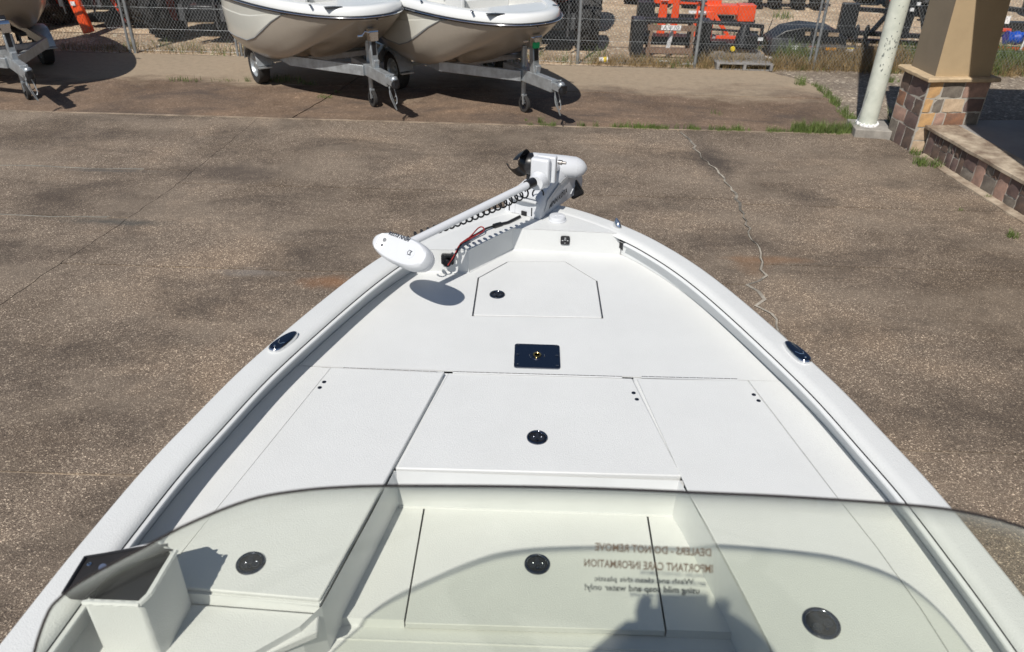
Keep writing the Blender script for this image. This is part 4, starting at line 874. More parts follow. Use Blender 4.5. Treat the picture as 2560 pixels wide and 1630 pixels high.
def make_bay_boat():
    """origin at ground level under the bow front, +Y towards the bow"""
    t = empty('bay_boat'); b, L, nn, zr = 1.11, 2.7, 2.3, 1.415
    def rail(n=40):
        P = []
        for i in range(n+1):
            a = math.pi/2*i/n; P.append((b*math.cos(a)**(2/nn), -L+L*math.sin(a)**(2/nn)))
        return [(b*.80, -3.40), (b*.90, -3.2), (b*.965, -3.0), (b*.99, -2.85)]+P
    HR = rail(); full = HR+[(-x, y) for x, y in HR[-2::-1]]
    def sheer(y): return zr+.03*max(0, (-y-2.7))
    def off(d):
        out = []
        for i, (x, y) in enumerate(full):
            a = full[max(i-1, 0)]; c = full[min(i+1, len(full)-1)]; tt = Vector((c[0]-a[0], c[1]-a[1])).normalized(); n = Vector((-tt.y, tt.x)); out.append((x+n.x*d, y+n.y*d, sheer(y)))
        return out
    # hull: side panel and moulded three-lobed bottom, section by section
    ys = [0.0, -.03, -.08, -.15, -.25, -.38, -.52, -.7, -.9, -1.1, -1.35, -1.6, -1.9, -2.2, -2.6, -2.8, -3.0, -3.2, -3.39]
    def bat(y):
        for a, c in zip(HR, HR[1:]):
            if a[1] <= y <= c[1]: return a[0]+(c[0]-a[0])*(y-a[1])/(c[1]-a[1]+1e-9)
        return 0.02
    bot = MB(); sid = MB(); br = []; sr2 = {1: [], -1: []}
    for y in ys:
        bb_ = max(bat(y), .02)-.004; z0 = sheer(y)-.02
        q = min(1, max(0, (-y-.95)/1.35)); sdp = .56*(q*q*(3-2*q))**.8
        bc = bb_*(1-.05*q); zc = z0-sdp
        u = min(1, max(0, -y/2.35)); zk = z0-.92*max(0, 1-(1-u)**2)**1.15; zk = min(zk, zc-.03)
        ring = []
        for k in range(33):
            wv = -1+2*k/32; aw = abs(wv)
            f = (1-aw**2.6)**.62 if aw < 1 else 0
            f *= 1-.50*math.exp(-((aw-.43)/.13)**2)*min(1, max(0, u-.30)*1.9)
            f += .14*math.exp(-((aw-.72)/.13)**2)*min(1, u*1.8)
            ring.append((bc*wv, y, zc-(zc-zk)*f))
        br.append(ring)
        for s in (1, -1): sr2[s].append([(s*bb_, y, z0), (s*(bb_-.012), y, z0-sdp*.30), (s*(bb_-.006), y, z0-sdp*.33), (s*(bc+.012), y, zc+sdp*.06), (s*bc, y, zc)])
    bot.loft(br, closed=False, cap=False); bot.add(br[-1], [tuple(range(33))]); bot.build('hull_bottom', M_['gel_b'], t, smooth=50)
    for s in (1, -1): sid.loft(sr2[s], closed=False, cap=False)
    sid.build('hull_side', M_['gel'], t, smooth=22)
    for s in (1, -1):
        mb = MB(); mb.tube([(r_[4][0]*1.002, r_[4][1], r_[4][2]) for r_, y in zip(sr2[s], ys) if y < -.9], .009, 6); mb.build('chine_line', M_['grey_ink'], t)
        mb = MB(); mb.tube([(r_[4][0]*.985+(r_[0][0]-r_[4][0])*.45+s*.004, r_[4][1], r_[4][2]*.55+r_[0][2]*.45) for r_, y in zip(sr2[s], ys) if y < -1.2], .005, 5); mb.build('side_crease', M_['gel_b'], t)
    # cap, coaming, inner liner
    pr = [(.0, .0), (-.004, .03), (.006, .09), (.03, .125), (.07, .14), (.16, .145), (.19, .135), (.20, .10), (.205, -.25)]
    cur = [off(d) for d, z in pr]
    mb = MB(); mb.loft([[(cur[k][i][0], min(cur[k][i][1], 0.02), cur[k][i][2]+(pr[k][1] if k < 8 else .10-.35*min(1, max(0, (-cur[k][i][1]-.7)/.9)))) for k in range(len(pr))] for i in range(len(full))], closed=False, cap=False); mb.build('deck_cap', M_['gel_w'], t, smooth=40)
    mb = MB(); fl_ = [(x, y) for x, y, z in off(.19) if y < -.80]; mb.plate(fl_, z1=zr-.12, z0=zr-.13); mb.build('cockpit_sole', M_['vinyl'], t, smooth=0)
    mb = MB(); mb.tube([(x, y, z+.005) for x, y, z in off(-.012)], .026, 8); mb.build('rub_rail', M_['black'], t)
    mb = MB(); mb.tube([(x, y, z+.008) for x, y, z in off(-.036)], .008, 6); mb.build('rail_insert', M_['chrome'], t)
    # bow platform with notch
    mb = MB(); mb.plate([(x, y) for x, y, z in off(.17) if y > -.84], z1=zr+.115, z0=zr+.085); mb.build('bow_platform', M_['gel_w'], t, smooth=0)
    mb = MB(); mb.box((.52, -.27, zr+.136), (.24, .10, .01), rz=-.25); mb.build('anchor_notch', M_['black'], t)
    for x, y in ((-.55, -.35), (-.90, -.95), (-1.03, -1.9), (1.0, -1.5), (.75, -.5)):
        mb = MB(); mb.box((x, y, zr+.152), (.035, .10, .012), rz=.4 if x < 0 else -.4); mb.build('cleat', M_['blackchrome'], t, bevel=.005)
    # forward seats, console with opening
    mb = MB(); mb.box((-.10, -1.75, zr-.0), (.80, .55, .26)); mb.build('seat_base', M_['gel_w'], t, bevel=.03, seg=3)
    mb = MB(); mb.box((-.10, -1.75, zr+.19), (.76, .50, .11)); mb.build('cushion', M_['vinyl'], t, bevel=.035, seg=3)
    mb = MB(); mb.box((-.10, -2.35, zr+.25), (.80, .60, .80)); cs_ = mb.build('console', M_['gel_w'], t, bevel=.04, seg=3)
    mb = MB(); mb.box((.42, -1.55, zr+.08), (.05, .5, .42)); mb.build('locker_front', M_['gel_w'], t, bevel=.01)
    mb = MB(); mb.box((.395, -1.55, zr+.12), (.012, .34, .24)); mb.build('locker_opening', M_['gel_b'], t)
    mb = MB()
    for k in range(7): mb.tube([(.385, -1.70+.05*k, zr+.20), (.375, -1.69+.05*k, zr+.05), (.38, -1.72+.05*k, zr-.08)], .02, 7)
    mb.build('canvas_fold', M_['vinyl'], t)
    mb = MB(); mb.lathe([(.05, 0), (.045, .008), (.01, .01)], 16, Matrix.Translation((.88, -1.1, zr+.06)) @ Matrix.Rotation(R_(-90), 4, 'Y')); mb.build('speaker', M_['implement_g'], t)
    for s in (-1, 1):
        mb = MB(); mb.tube([(s*.45-.1, -2.05, zr+.10), (s*.45-.1, -2.05, zr+.9)], .02, 8); mb.build('grab_rail', M_['chrome'], t)
    mb = MB(); P = [(-.62, -2.2, zr-.05), (-.62, -2.2, zr+.15), (-.66, -2.4, zr+.2), (-.66, -2.8, zr+.2)]; mb.tube(P, .02, 8); mb.build('side_rail', M_['gel_w'], t)
    # hull fittings: side port and small decal strokes
    for s in (-1,):
        mb = MB(); mb.lathe([(.045, 0), (.043, .012), (.02, .014)], 16, Matrix.Translation((s*(bat(-1.15)-.01), -1.15, zr-.13)) @ rotz(R_(-14)) @ Matrix.Rotation(R_(-90), 4, 'Y')); mb.build('side_port', M_['black'], t)
        X = Matrix.Translation((s*(bat(-1.95)+.0065), -1.95, zr+.065)) @ rotz(R_(-90)) @ Matrix.Rotation(R_(90), 4, 'X')
        lettering('model_lettering', 'E16', M_['grey_ink'], t, X, .17, shear=.2)
    return t
def local_obj(t, x, y, az, z=0):        # azimuth of travel from +Y towards +X
    t.location = (x, y, z); t.rotation_euler = (0, 0, -R_(az))
tr0 = make_trailer(); local_obj(tr0, -2.0, 11.08, 145)
tag(tr0, 'galvanised boat trailer carrying the cream boat left of centre', 'boat trailer', 'boat trailers in a row by the fence')
bb0 = make_bay_boat(); local_obj(bb0, -2.17, 11.32, 139)
tag(bb0, 'cream bay boat on a trailer, middle boat of the row by the fence', 'boat', 'cream bay boats parked in a row')
tr1 = copy_tree(tr0); local_obj(tr1, .36, 11.02, 144)
tag(tr1, 'galvanised boat trailer with a green strap at its winch under the rightmost cream boat', 'boat trailer')
bb1 = copy_tree(bb0); local_obj(bb1, .085, 11.08, 145)
tag(bb1, 'cream bay boat on a trailer, rightmost of the row and overlapping its neighbour', 'boat')
mb = MB(); mb.box((.03, -.45, 1.08), (.10, .05, .08)); gs = mb.build('strap_tie', M_['green'], tr1, bevel=.008, label='green strap tied on the winch')
tr2 = copy_tree(tr0); local_obj(tr2, -7.22, 11.02, 136)
tag(tr2, 'boat trailer at the left edge with its jack wheel on the brown slab', 'boat trailer')
bb2 = copy_tree(bb0); local_obj(bb2, -7.75, 11.55, 136); bb2.scale = (1.15, 1.15, 1.12)
tag(bb2, 'shaded tan boat hull cut off by the left edge of the photo', 'boat')
tr3 = copy_tree(tr0); local_obj(tr3, XC, 4.35, 0, 0); tag(tr3, 'boat trailer hidden under the large white foreground boat', 'boat trailer')
tr3.scale = (1.0, 1.05, 1.0)

# ================================================================== FENCE
YF_ = 14.96
fence = empty('chain_link_fence', (0, YF_, 0)); tag(fence, 'galvanised chain link fence between the boats and the equipment yard', 'fence')
mb = MB(); pitch = .062; x0, x1, zh = -11.5, 12.5, 1.95; r = .0021
def wire(mb, a, b):
    a = Vector(a); b = Vector(b); d = (b-a).normalized(); u = d.cross(Vector((0, 1, 0))).normalized(); v = Vector((0, 1, 0))
    tri = [(u*math.cos(t)+v*math.sin(t))*r for t in (R_(90), R_(210), R_(330))]
    mb.add([a+t for t in tri]+[b+t for t in tri], [(0, 1, 4, 3), (1, 2, 5, 4), (2, 0, 3, 5)])
nW = int((x1-x0+zh)/pitch)
for i in range(nW):
    xa = x0-zh+i*pitch
    for s in (1, -1):
        a = [xa, s*.003, .04]; b = [xa+zh*.62, s*.003, zh]
        if s < 0: a[0], b[0] = b[0], a[0]
        wire(mb, a, b)
mb.build('chain_mesh', M_['galv_post'], fence, smooth=0, kind='stuff')
mb = MB()
for z in (.03, .42, .80, 1.18): mb.tube([(x0, .012, z+.0), (x1, .012, z)], .0022, 5)
mb.build('tension_wire', M_['galv_post'], fence)
for px_, py_, lean, rr in ((342, 130, .0, .03), (329, 131, .0, .022), (607, 137, 0, .026), (597, 139, 0, .022), (1443, 157, .0, .030), (1735, 166, .0, .030), (2018, 168, 0, .020), (2030, 172, 0, .027)):
    p = g(px_, py_); mb = MB(); mb.tube([(p.x, p.y-YF_-.04, -.05), (p.x+lean, p.y-YF_-.04, 2.0)], rr, 12); mb.build('fence_post', M_['galv_post'], fence)
for x in (-9.7, -11.4, 7.6, 9.9, 12.2):
    mb = MB(); mb.tube([(x, -.03, -.05), (x, -.03, 2.0)], .028, 12); mb.build('fence_post', M_['galv_post'], fence)
mb = MB(); mb.tube([(x0, -.02, 2.0), (x1, -.02, 2.0)], .021, 10); mb.build('top_rail', M_['galv_post'], fence)

# ================================================================== POLE
pb = g(2167, 311, .12)
pole = empty('light_pole', (pb.x, pb.y, 0)); tag(pole, 'tall pale painted steel pole with flaking paint on a concrete block', 'pole')
mb = MB(); mb.tube([(0, 0, .12), (0, 0, 3), (0, 0, 7)], .12, 28, rs=[.128, .122, .115]); mb.build('shaft', M_['pole'], pole)
mb = MB(); mb.lathe([(.155, .12), (.155, .135), (.13, .15)], 28); 
for k in range(14): a = k*2*math.pi/14; mb.lathe([(.017, .135), (.016, .16), (.008, .168)], 8, Matrix.Translation((.145*math.cos(a), .145*math.sin(a), 0)))
mb.build('base_flange', M_['label_w'], pole)
mb = MB(); mb.plate([(-.24, -.24), (.26, -.30), (.34, .22), (-.20, .26)], z1=.12, z0=-.05); mb.build('footing', M_['concrete'], pole, bevel=.012)
mb = MB()
for k in range(46):
    z = random.choice([random.uniform(.85, 1.25), random.uniform(.8, 1.8), random.uniform(1.2, 1.35)]); a = R_(random.uniform(225, 300)); w_ = R_(random.uniform(1.5, 6)); hh = random.uniform(.006, .028)
    rr = .1285-.0012*z/1
    n = 5; vs = [(rr*math.cos(a+w_*math.cos(2*math.pi*i/7)*random.uniform(.6, 1)), rr*math.sin(a+w_*math.cos(2*math.pi*i/7)), z+hh*math.sin(2*math.pi*i/7)*random.uniform(.6, 1)) for i in range(7)]
    mb.add(vs, [tuple(range(7))])
mb.build('paint_chips', M_['paint_chip'], pole, smooth=0, kind='stuff')
mb = MB(); mb.tube([(-.19, -.05, .12), (-.115, -.05, .62)], .004, 6); mb.build('ground_wire', M_['galv'], pole)

# ================================================================== PILLAR, WALL, PLATFORM, CANOPY
WA = R_(7.0)        # the wall line leans 7 degrees
def stone_mb(w_, h_, d_, rnd):
    """cut stone face in x-z, front towards -y, flat back"""
    nx, nz = 3, 3; vs = []; mb = MB()
    for j in range(nz+1):
        for i in range(nx+1):
            e = i in (0, nx) or j in (0, nz)
            vs.append((-w_/2+w_*i/nx+rnd.uniform(-.006, .006), -(d_*.72 if e else d_)+rnd.uniform(-.007, .007), h_*j/nz-h_/2+rnd.uniform(-.005, .005)))
    fs = [(j*4+i, j*4+i+1, (j+1)*4+i+1, (j+1)*4+i) for j in range(3) for i in range(3)]
    edge = [0, 1, 2, 3, 7, 11, 15, 14, 13, 12, 8, 4]; o_ = len(vs)
    for k in edge: vs.append((vs[k][0]*1.0, .0, vs[k][2]))
    fs += [(edge[k], o_+k, o_+(k+1) % 12, edge[(k+1) % 12]) for k in range(12)]
    mb.add(vs, fs); return mb
PC = Vector((5.29, 10.44, 0)); ang = -WA*.9
pillar = empty('stone_pillar', (PC.x, PC.y, 0), WA)      # local x along the front face, y back
tag(pillar, 'stone clad pillar with tapered tan stucco shaft under the canopy corner', 'pillar')
PW, PD, PH = .86, .62, .95
mb = MB(); mb.box((PW/2, PD/2, PH/2), (PW+.010, PD+.010, PH)); mb.build('mortar_core', M_['mortar'], pillar)
rnd = random.Random(3)
def add_stone(par, x, y, z, w_, h_, m, rz=0, d_=.03):
    o = stone_mb(w_, h_, d_, rnd).build('stone', m, par, smooth=25); o.location = (x, y, z); o.rotation_euler = (0, 0, rz); return o
rows = [(.735, .945, [(.20, 0), (.30, 5), (.36, 1)]), (.545, .72, [(.13, 0), (.15, 5), (.30, 2), (.28, 3)]), (.345, .53, [(.21, 0), (.15, 1), (.30, 6), (.20, 5)]), (.16, .33, [(.19, 2), (.2, 5), (.24, 4), (.23, 3)]), (.0, .145, [(.26, 2), (.3, 4), (.3, 3)])]
for z0, z1, st in rows:
    tot = sum(s[0] for s in st); x = 0
    for w_, m in st:
        ww = w_/tot*PW; add_stone(pillar, x+ww/2, .012, (z0+z1)/2, ww-.022, z1-z0-.004, STONES[m]); x += ww
for z0, z1, st in ((.70, .945, [(.40, 3), (.22, 4)]), (.50, .685, [(.2, 4), (.22, 3), (.2, 6)]), (.30, .485, [(.3, 3), (.32, 1)]), (.0, .285, [(.22, 4), (.2, 3), (.2, 5)])):
    tot = sum(s[0] for s in st); y = 0
    for w_, m in st:
        ww = w_/tot*PD; add_stone(pillar, .012, y+ww/2, (z0+z1)/2, ww-.022, z1-z0-.004, STONES[m], rz=-math.pi/2); y += ww
mb = MB(); 
rings = []
for z, e in ((PH, .055), (PH+.012, .075), (PH+.045, .078), (PH+.062, .062)):
    P = []
    cs4 = [(-e, -e), (PW+e, -e), (PW+e, PD+e), (-e, PD+e)]
    for a, b in zip(cs4, cs4[1:]+cs4[:1]):
        for k in range(12): t_ = k/12; P.append((a[0]+(b[0]-a[0])*t_+rnd.uniform(-.006, .006), a[1]+(b[1]-a[1])*t_+rnd.uniform(-.006, .006), z+rnd.uniform(-.003, .003)))
    rings.append(P)
mb.loft(rings); mb.build('capstone', M_['capstone'], pillar, smooth=30)
# stucco shaft, tapering upwards, one flank coloured darker to stand in for its shade
b0 = [(.075, .02), (PW-.03, .02), (PW-.03, PD-.03), (.075, PD-.03)]; t0 = [(.00, .05), (PW-.20, .05), (PW-.20, PD-.05), (.0, PD-.05)]
b0 = [(.06, .02), (PW-.02, .02), (PW-.02, PD-.02), (.06, PD-.02)]
za, zb2 = PH+.055, 3.3
mb = MB(); vs = [(*p, za) for p in b0]+[(*p, zb2) for p in t0]
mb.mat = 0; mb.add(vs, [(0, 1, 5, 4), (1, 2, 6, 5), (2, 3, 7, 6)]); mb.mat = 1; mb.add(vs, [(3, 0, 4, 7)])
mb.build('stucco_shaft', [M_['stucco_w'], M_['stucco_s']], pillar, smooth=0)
# low wall and raised platform
wall = empty('low_stone_wall', (5.44, 10.36, 0), WA); tag(wall, 'low stone faced wall with stained concrete top running from the pillar', 'wall')
WL, WH = 9.0, .335
mb = MB(); mb.box((.15, -WL/2, WH/2), (.292, WL, WH)); mb.build('wall_core', M_['mortar'], wall)
mb = MB(); P = rough_line([(-.045, .06), (-.045, -WL)], .12, .006); mb.plate(P+[(.42, -WL), (.42, .06)], z1=WH+.045, z0=WH); mb.build('wall_top', M_['cap_stain'], wall, bevel=.008)
y = -.02; k = 0; pal = [3, 4, 3, 5, 6, 3, 4, 1, 3, 5, 4, 3]
while y > -5.2:
    w_ = rnd.uniform(.10, .24); mode = rnd.random()
    def st(yy, z, ww, hh): add_stone(wall, .022, yy, z, ww-.016, hh-.014, STONES[pal[rnd.randrange(len(pal))]], rz=-math.pi/2, d_=.034)
    if mode < .38: st(y-w_/2, WH/2, w_, WH)
    elif mode < .78: c_ = rnd.uniform(.35, .65)*WH; st(y-w_/2, c_/2, w_, c_); st(y-w_/2, (WH+c_)/2, w_, WH-c_)
    else: c_ = .6*WH; st(y-w_/2, c_/2, w_, c_); st(y-w_*.27, (WH+c_)/2, w_*.54, WH-c_); st(y-w_*.77, (WH+c_)/2, w_*.46, WH-c_)
    y -= w_
mb = MB(); mb.plate(rough_line([(-.14, -.15), (-.13, -WL), (.02, -WL), (.02, -.02)], .2, .008), z1=.018, z0=-.05); mb.build('kerb_strip', M_['cap_stain'], wall, smooth=0)
mb = MB(); P0 = wall.location; rw = rotz(WA)
def wp(x, y): q = rw @ Vector((x, y, 0)); return (P0.x+q.x, P0.y+q.y)
mb.plate([wp(.41, .28), wp(.41, -WL), wp(14, -WL), wp(14, .28)], z1=WH+.03, z0=-.05); mb.build('platform', M_['platform'], smooth=0, kind='structure')
# canopy roof over the platform (above the picture; it throws the shade)
can = empty('canopy', wp(-.35, .55)+(0,), WA); tag(can, 'flat canopy roof above the pillar at the upper right', 'canopy')
# left edge set from the shade line on the platform
cl = Vector((5.20, 8.64, 3.3)); fe = 10.99
can.location = (0, 0, 0); can.rotation_euler = (0, 0, 0)
dirw = Vector((math.sin(R_(3)), math.cos(R_(3)), 0))
def edgept(Y): return cl.x+(Y-cl.y)*dirw.x/dirw.y
mb = MB(); mb.plate([(edgept(-2), -2), (20, -2), (20, fe), (edgept(fe), fe)], z1=3.75, z0=3.32); mb.build('roof_slab', M_['stucco_w'], can, smooth=0)
mb = MB(); e_ = .02; mb.bar((edgept(-2)-e_, -2, 3.53), (edgept(fe)-e_, fe, 3.53), .04, .50); mb.build('fascia', M_['stucco_s'], can)

# ================================================================== GRASS AND WEEDS
def blades(mb, cx, cy, n, spread, h, lean=.5, w_=.006, sy=None):
    for _ in range(n):
        a = random.uniform(0, 2*math.pi); r_ = random.random()**.6; x = cx+math.cos(a)*spread*r_; y = cy+math.sin(a)*(sy or spread)*r_
        hh = h*random.uniform(.45, 1.1); la = random.uniform(0, 2*math.pi); l = hh*lean*random.uniform(.2, 1.2); dx, dy = math.cos(la)*l, math.sin(la)*l
        pa = random.uniform(0, math.pi); wx, wy = math.cos(pa)*w_/2, math.sin(pa)*w_/2
        mb.add([(x-wx, y-wy, -.008), (x+wx, y+wy, -.008), (x+dx*.4+wx*.7, y+dy*.4+wy*.7, hh*.6), (x+dx*.4-wx*.7, y+dy*.4-wy*.7, hh*.6), (x+dx, y+dy, hh)], [(0, 1, 2, 3), (3, 2, 4)])
def mk(name, m, label, cat, fn, kind='stuff'):
    mb = MB(); fn(mb); o = mb.build(name, m, smooth=0, kind='stuff' if kind else 'flat'); tag(o, label, cat); return o
def f1(mb):
    for i in range(105):
        x = random.choice([.25, .8, 1.35, 1.6, 1.9, 2.45, 2.8, 3.1, 3.6, 4.0, 4.4])+random.gauss(0, .13); blades(mb, min(x, 4.82), 11.115+random.uniform(-.02, .03), random.randint(8, 26), .05, random.uniform(.04, .12), .5, .007, .02)
    for i in range(60): blades(mb, random.uniform(3.9, 4.9), 11.16+random.uniform(-.03, .08), 26, .07, random.uniform(.10, .2), .5, .008)
mk('seam_grass', M_['grass'], 'green grass growing along the long slab seam left of the pole', 'grass', f1)
def f2(mb):
    for i in range(60):
        t = random.random(); x = 4.93+.12*t+random.uniform(-.05, .07); y = 11.3+2.6*t; blades(mb, x, y, random.randint(6, 22), .06, random.uniform(.04, .15), .6, .008)
    for px_, py_, n, h in ((2000, 212, 90, .2), (1790, 285, 20, .08)): p = g(px_, py_); blades(mb, p.x, p.y, n, .10, h)
mk('edge_grass', M_['grass'], 'grass tufts along the crooked right edge of the stained slabs', 'grass', f2)
def f3(mb):
    for px_, py_, n, sp_, h in ((2285, 385, 60, .09, .10), (2300, 412, 120, .10, .13), (2340, 418, 70, .08, .11), (2530, 592, 60, .07, .09), (2468, 495, 20, .04, .05), (2400, 526, 10, .02, .04), (2226, 205, 40, .05, .13), (2245, 205, 10, .03, .08), (1350, 307, 30, .04, .11), (1315, 302, 14, .02, .05), (2222, 305, 14, .03, .3)):
        p = g(px_, py_); blades(mb, p.x, p.y, n, sp_, h, .8, .008)
mk('wall_foot_tufts', M_['grass'], 'small grass tufts in the cracks by the low stone wall', 'grass', f3)
def f4(mb):
    for px_, py_, n, sp_, h in ((465, 203, 70, .35, .10), (560, 203, 30, .25, .06), (620, 204, 20, .05, .1), (700, 203, 160, .40, .13), (770, 212, 50, .2, .09), (810, 245, 40, .14, .07), (845, 232, 20, .06, .06), (960, 120, 300, .35, .35), (975, 150, 120, .2, .2)):
        p = g(px_, py_); blades(mb, p.x, p.y, n, sp_, h, .5, .008, sp_*.35)
mk('trailer_grass', M_['grass'], 'thin grass growing round the trailer wheels', 'grass', f4)
def f5(mb, xr=((-9, 1.2, 260, .16), (1.2, 4.2, 330, .18), (3.2, 9.5, 900, .30))):
    for a, b, n, h in xr:
        for i in range(n): blades(mb, random.uniform(a, b), random.choice([15.0, 15.05, 15.2])+random.uniform(-.18, .22), random.randint(5, 12), .10, h*random.uniform(.4, 1.2), .9, .008)
    for i in range(260): blades(mb, random.uniform(5.3, 7.4), random.uniform(15.4, 16.3), 10, .14, .34, .9, .009)
mk('fence_weeds', M_['dry'], 'dry brown weeds along the foot of the chain link fence', 'weeds', f5)
def f6(mb):
    for i in range(230): blades(mb, random.choice([random.uniform(-8, 4), random.uniform(2.6, 9)]), 15.05+random.uniform(-.2, .5), random.randint(4, 10), .09, random.uniform(.08, .22), .7, .009)
    for px_, py_, n, h in ((1990, 160, 260, .45), (1965, 150, 160, .35), (1880, 120, 200, .30), (1640, 60, 60, .3), (1620, 45, 60, .25), (1490, 140, 40, .25), (1820, 95, 50, .2), (1960, 45, 80, .2)): p = g(px_, py_); blades(mb, p.x, max(p.y, 15.1), n, .28, h, .7, .012)
    for i in range(420): blades(mb, random.uniform(7.4, 10.6), random.uniform(14.9, 16.6), 11, .14, .36, .8, .010)
mk('fence_grass', M_['grass'], 'green weeds and grass thriving behind the fence, thickest right of the pillar', 'weeds', f6)

# ================================================================== LITTER
def cup(px_, py_, rz, label, yellow=True, s=1.0):
    p = g(px_, py_); t = empty('paper_cup', (p.x, p.y, 0), rz); tag(t, label, 'paper cup')
    X = Matrix.Translation((0, 0, .042*s)) @ Matrix.Rotation(R_(90), 4, 'Y')
    mb = MB(); mb.lathe([(.030*s, -.06*s), (.036*s, 0), (.043*s, .06*s), (.040*s, .058*s), (.03*s, -.05*s)], 20, X); mb.build('cup_wall', M_['label_w'], t)
    if yellow: mb = MB(); mb.lathe([(.0365*s, 0), (.0425*s, .045*s)], 20, X, cap=False); mb.build('printed_band', M_['yellow'], t)
cup(1507, 157, .1, 'crushed white paper cup with a yellow band lying by the fence', True, 1.35)
cup(2070, 172, 1.0, 'plain white paper cup lying in the weeds by the pole', False, 1.1)
for px_, py_, lab in ((1663, 158, 'crumpled white wrapper in front of the wooden crate'), (1722, 163, 'white torn rag at the foot of the fence post'), (1905, 160, 'white plastic scrap beside the grey pallet'), (1925, 148, 'pale torn sack lying behind the fence weeds')):
    p = g(px_, py_); mb = MB(); rr = random.Random(px_); n = 7
    vs = [(rr.uniform(-.14, .14), rr.uniform(-.05, .05), rr.uniform(.0, .05)) for _ in range(14)]
    fs = [(i, (i+3) % 14, (i+5) % 14) for i in range(14)]+[(i, (i+1) % 14, (i+4) % 14) for i in range(14)]
    mb.add(vs, fs, place(p.x, p.y, 0)); o = mb.build('litter_scrap', M_['label_w'], smooth=0, kind='flat'); tag(o, lab, 'litter')

# ================================================================== FARM MACHINES BEYOND THE FENCE
def lug_tyre(par, X, r, w_, rim_r, rim_m, name='tyre', lugs=22):
    mb = MB(); mb.lathe([(rim_r, -w_*.44), (r*.80, -w_*.5), (r*.93, -w_*.48), (r*.95, -w_*.3), (r*.955, w_*.3), (r*.93, w_*.48), (r*.80, w_*.5), (rim_r, w_*.44)], 36, X, cap=False)
    for k in range(lugs):
        for s in (-1, 1):
            a = 2*math.pi*(k+(.5 if s > 0 else 0))/lugs; a2 = a+.20
            p0 = Vector((r*.955*math.cos(a2), r*.955*math.sin(a2), s*w_*.48)); p1 = Vector((r*.975*math.cos(a), r*.975*math.sin(a), s*w_*.02))
            mb.bar(p0, p1, .045*r/.7, .07*r/.7, X, up=((p0+p1)*Vector((1, 1, 0)) if False else (math.cos(a), math.sin(a), 0)))
    ty = mb.build(name, M_['rubber'], par)
    mb = MB(); mb.lathe([(rim_r, -w_*.44), (rim_r*.9, -w_*.36), (rim_r*.86, -w_*.1), (rim_r*.3, .0), (rim_r*.28, w_*.1), (rim_r*.05, w_*.12)], 28, X, cap=False)
    mb.lathe([(rim_r, w_*.44), (rim_r*.9, w_*.36), (rim_r*.86, w_*.1), (rim_r*.3, .02)], 28, X, cap=False)
    for k in range(6): mb.lathe([(.025, w_*.09), (.02, w_*.12)], 8, X @ Matrix.Translation((rim_r*.5*math.cos(k*1.047), rim_r*.5*math.sin(k*1.047), 0)))
    mb.build('rim', rim_m, ty); return ty
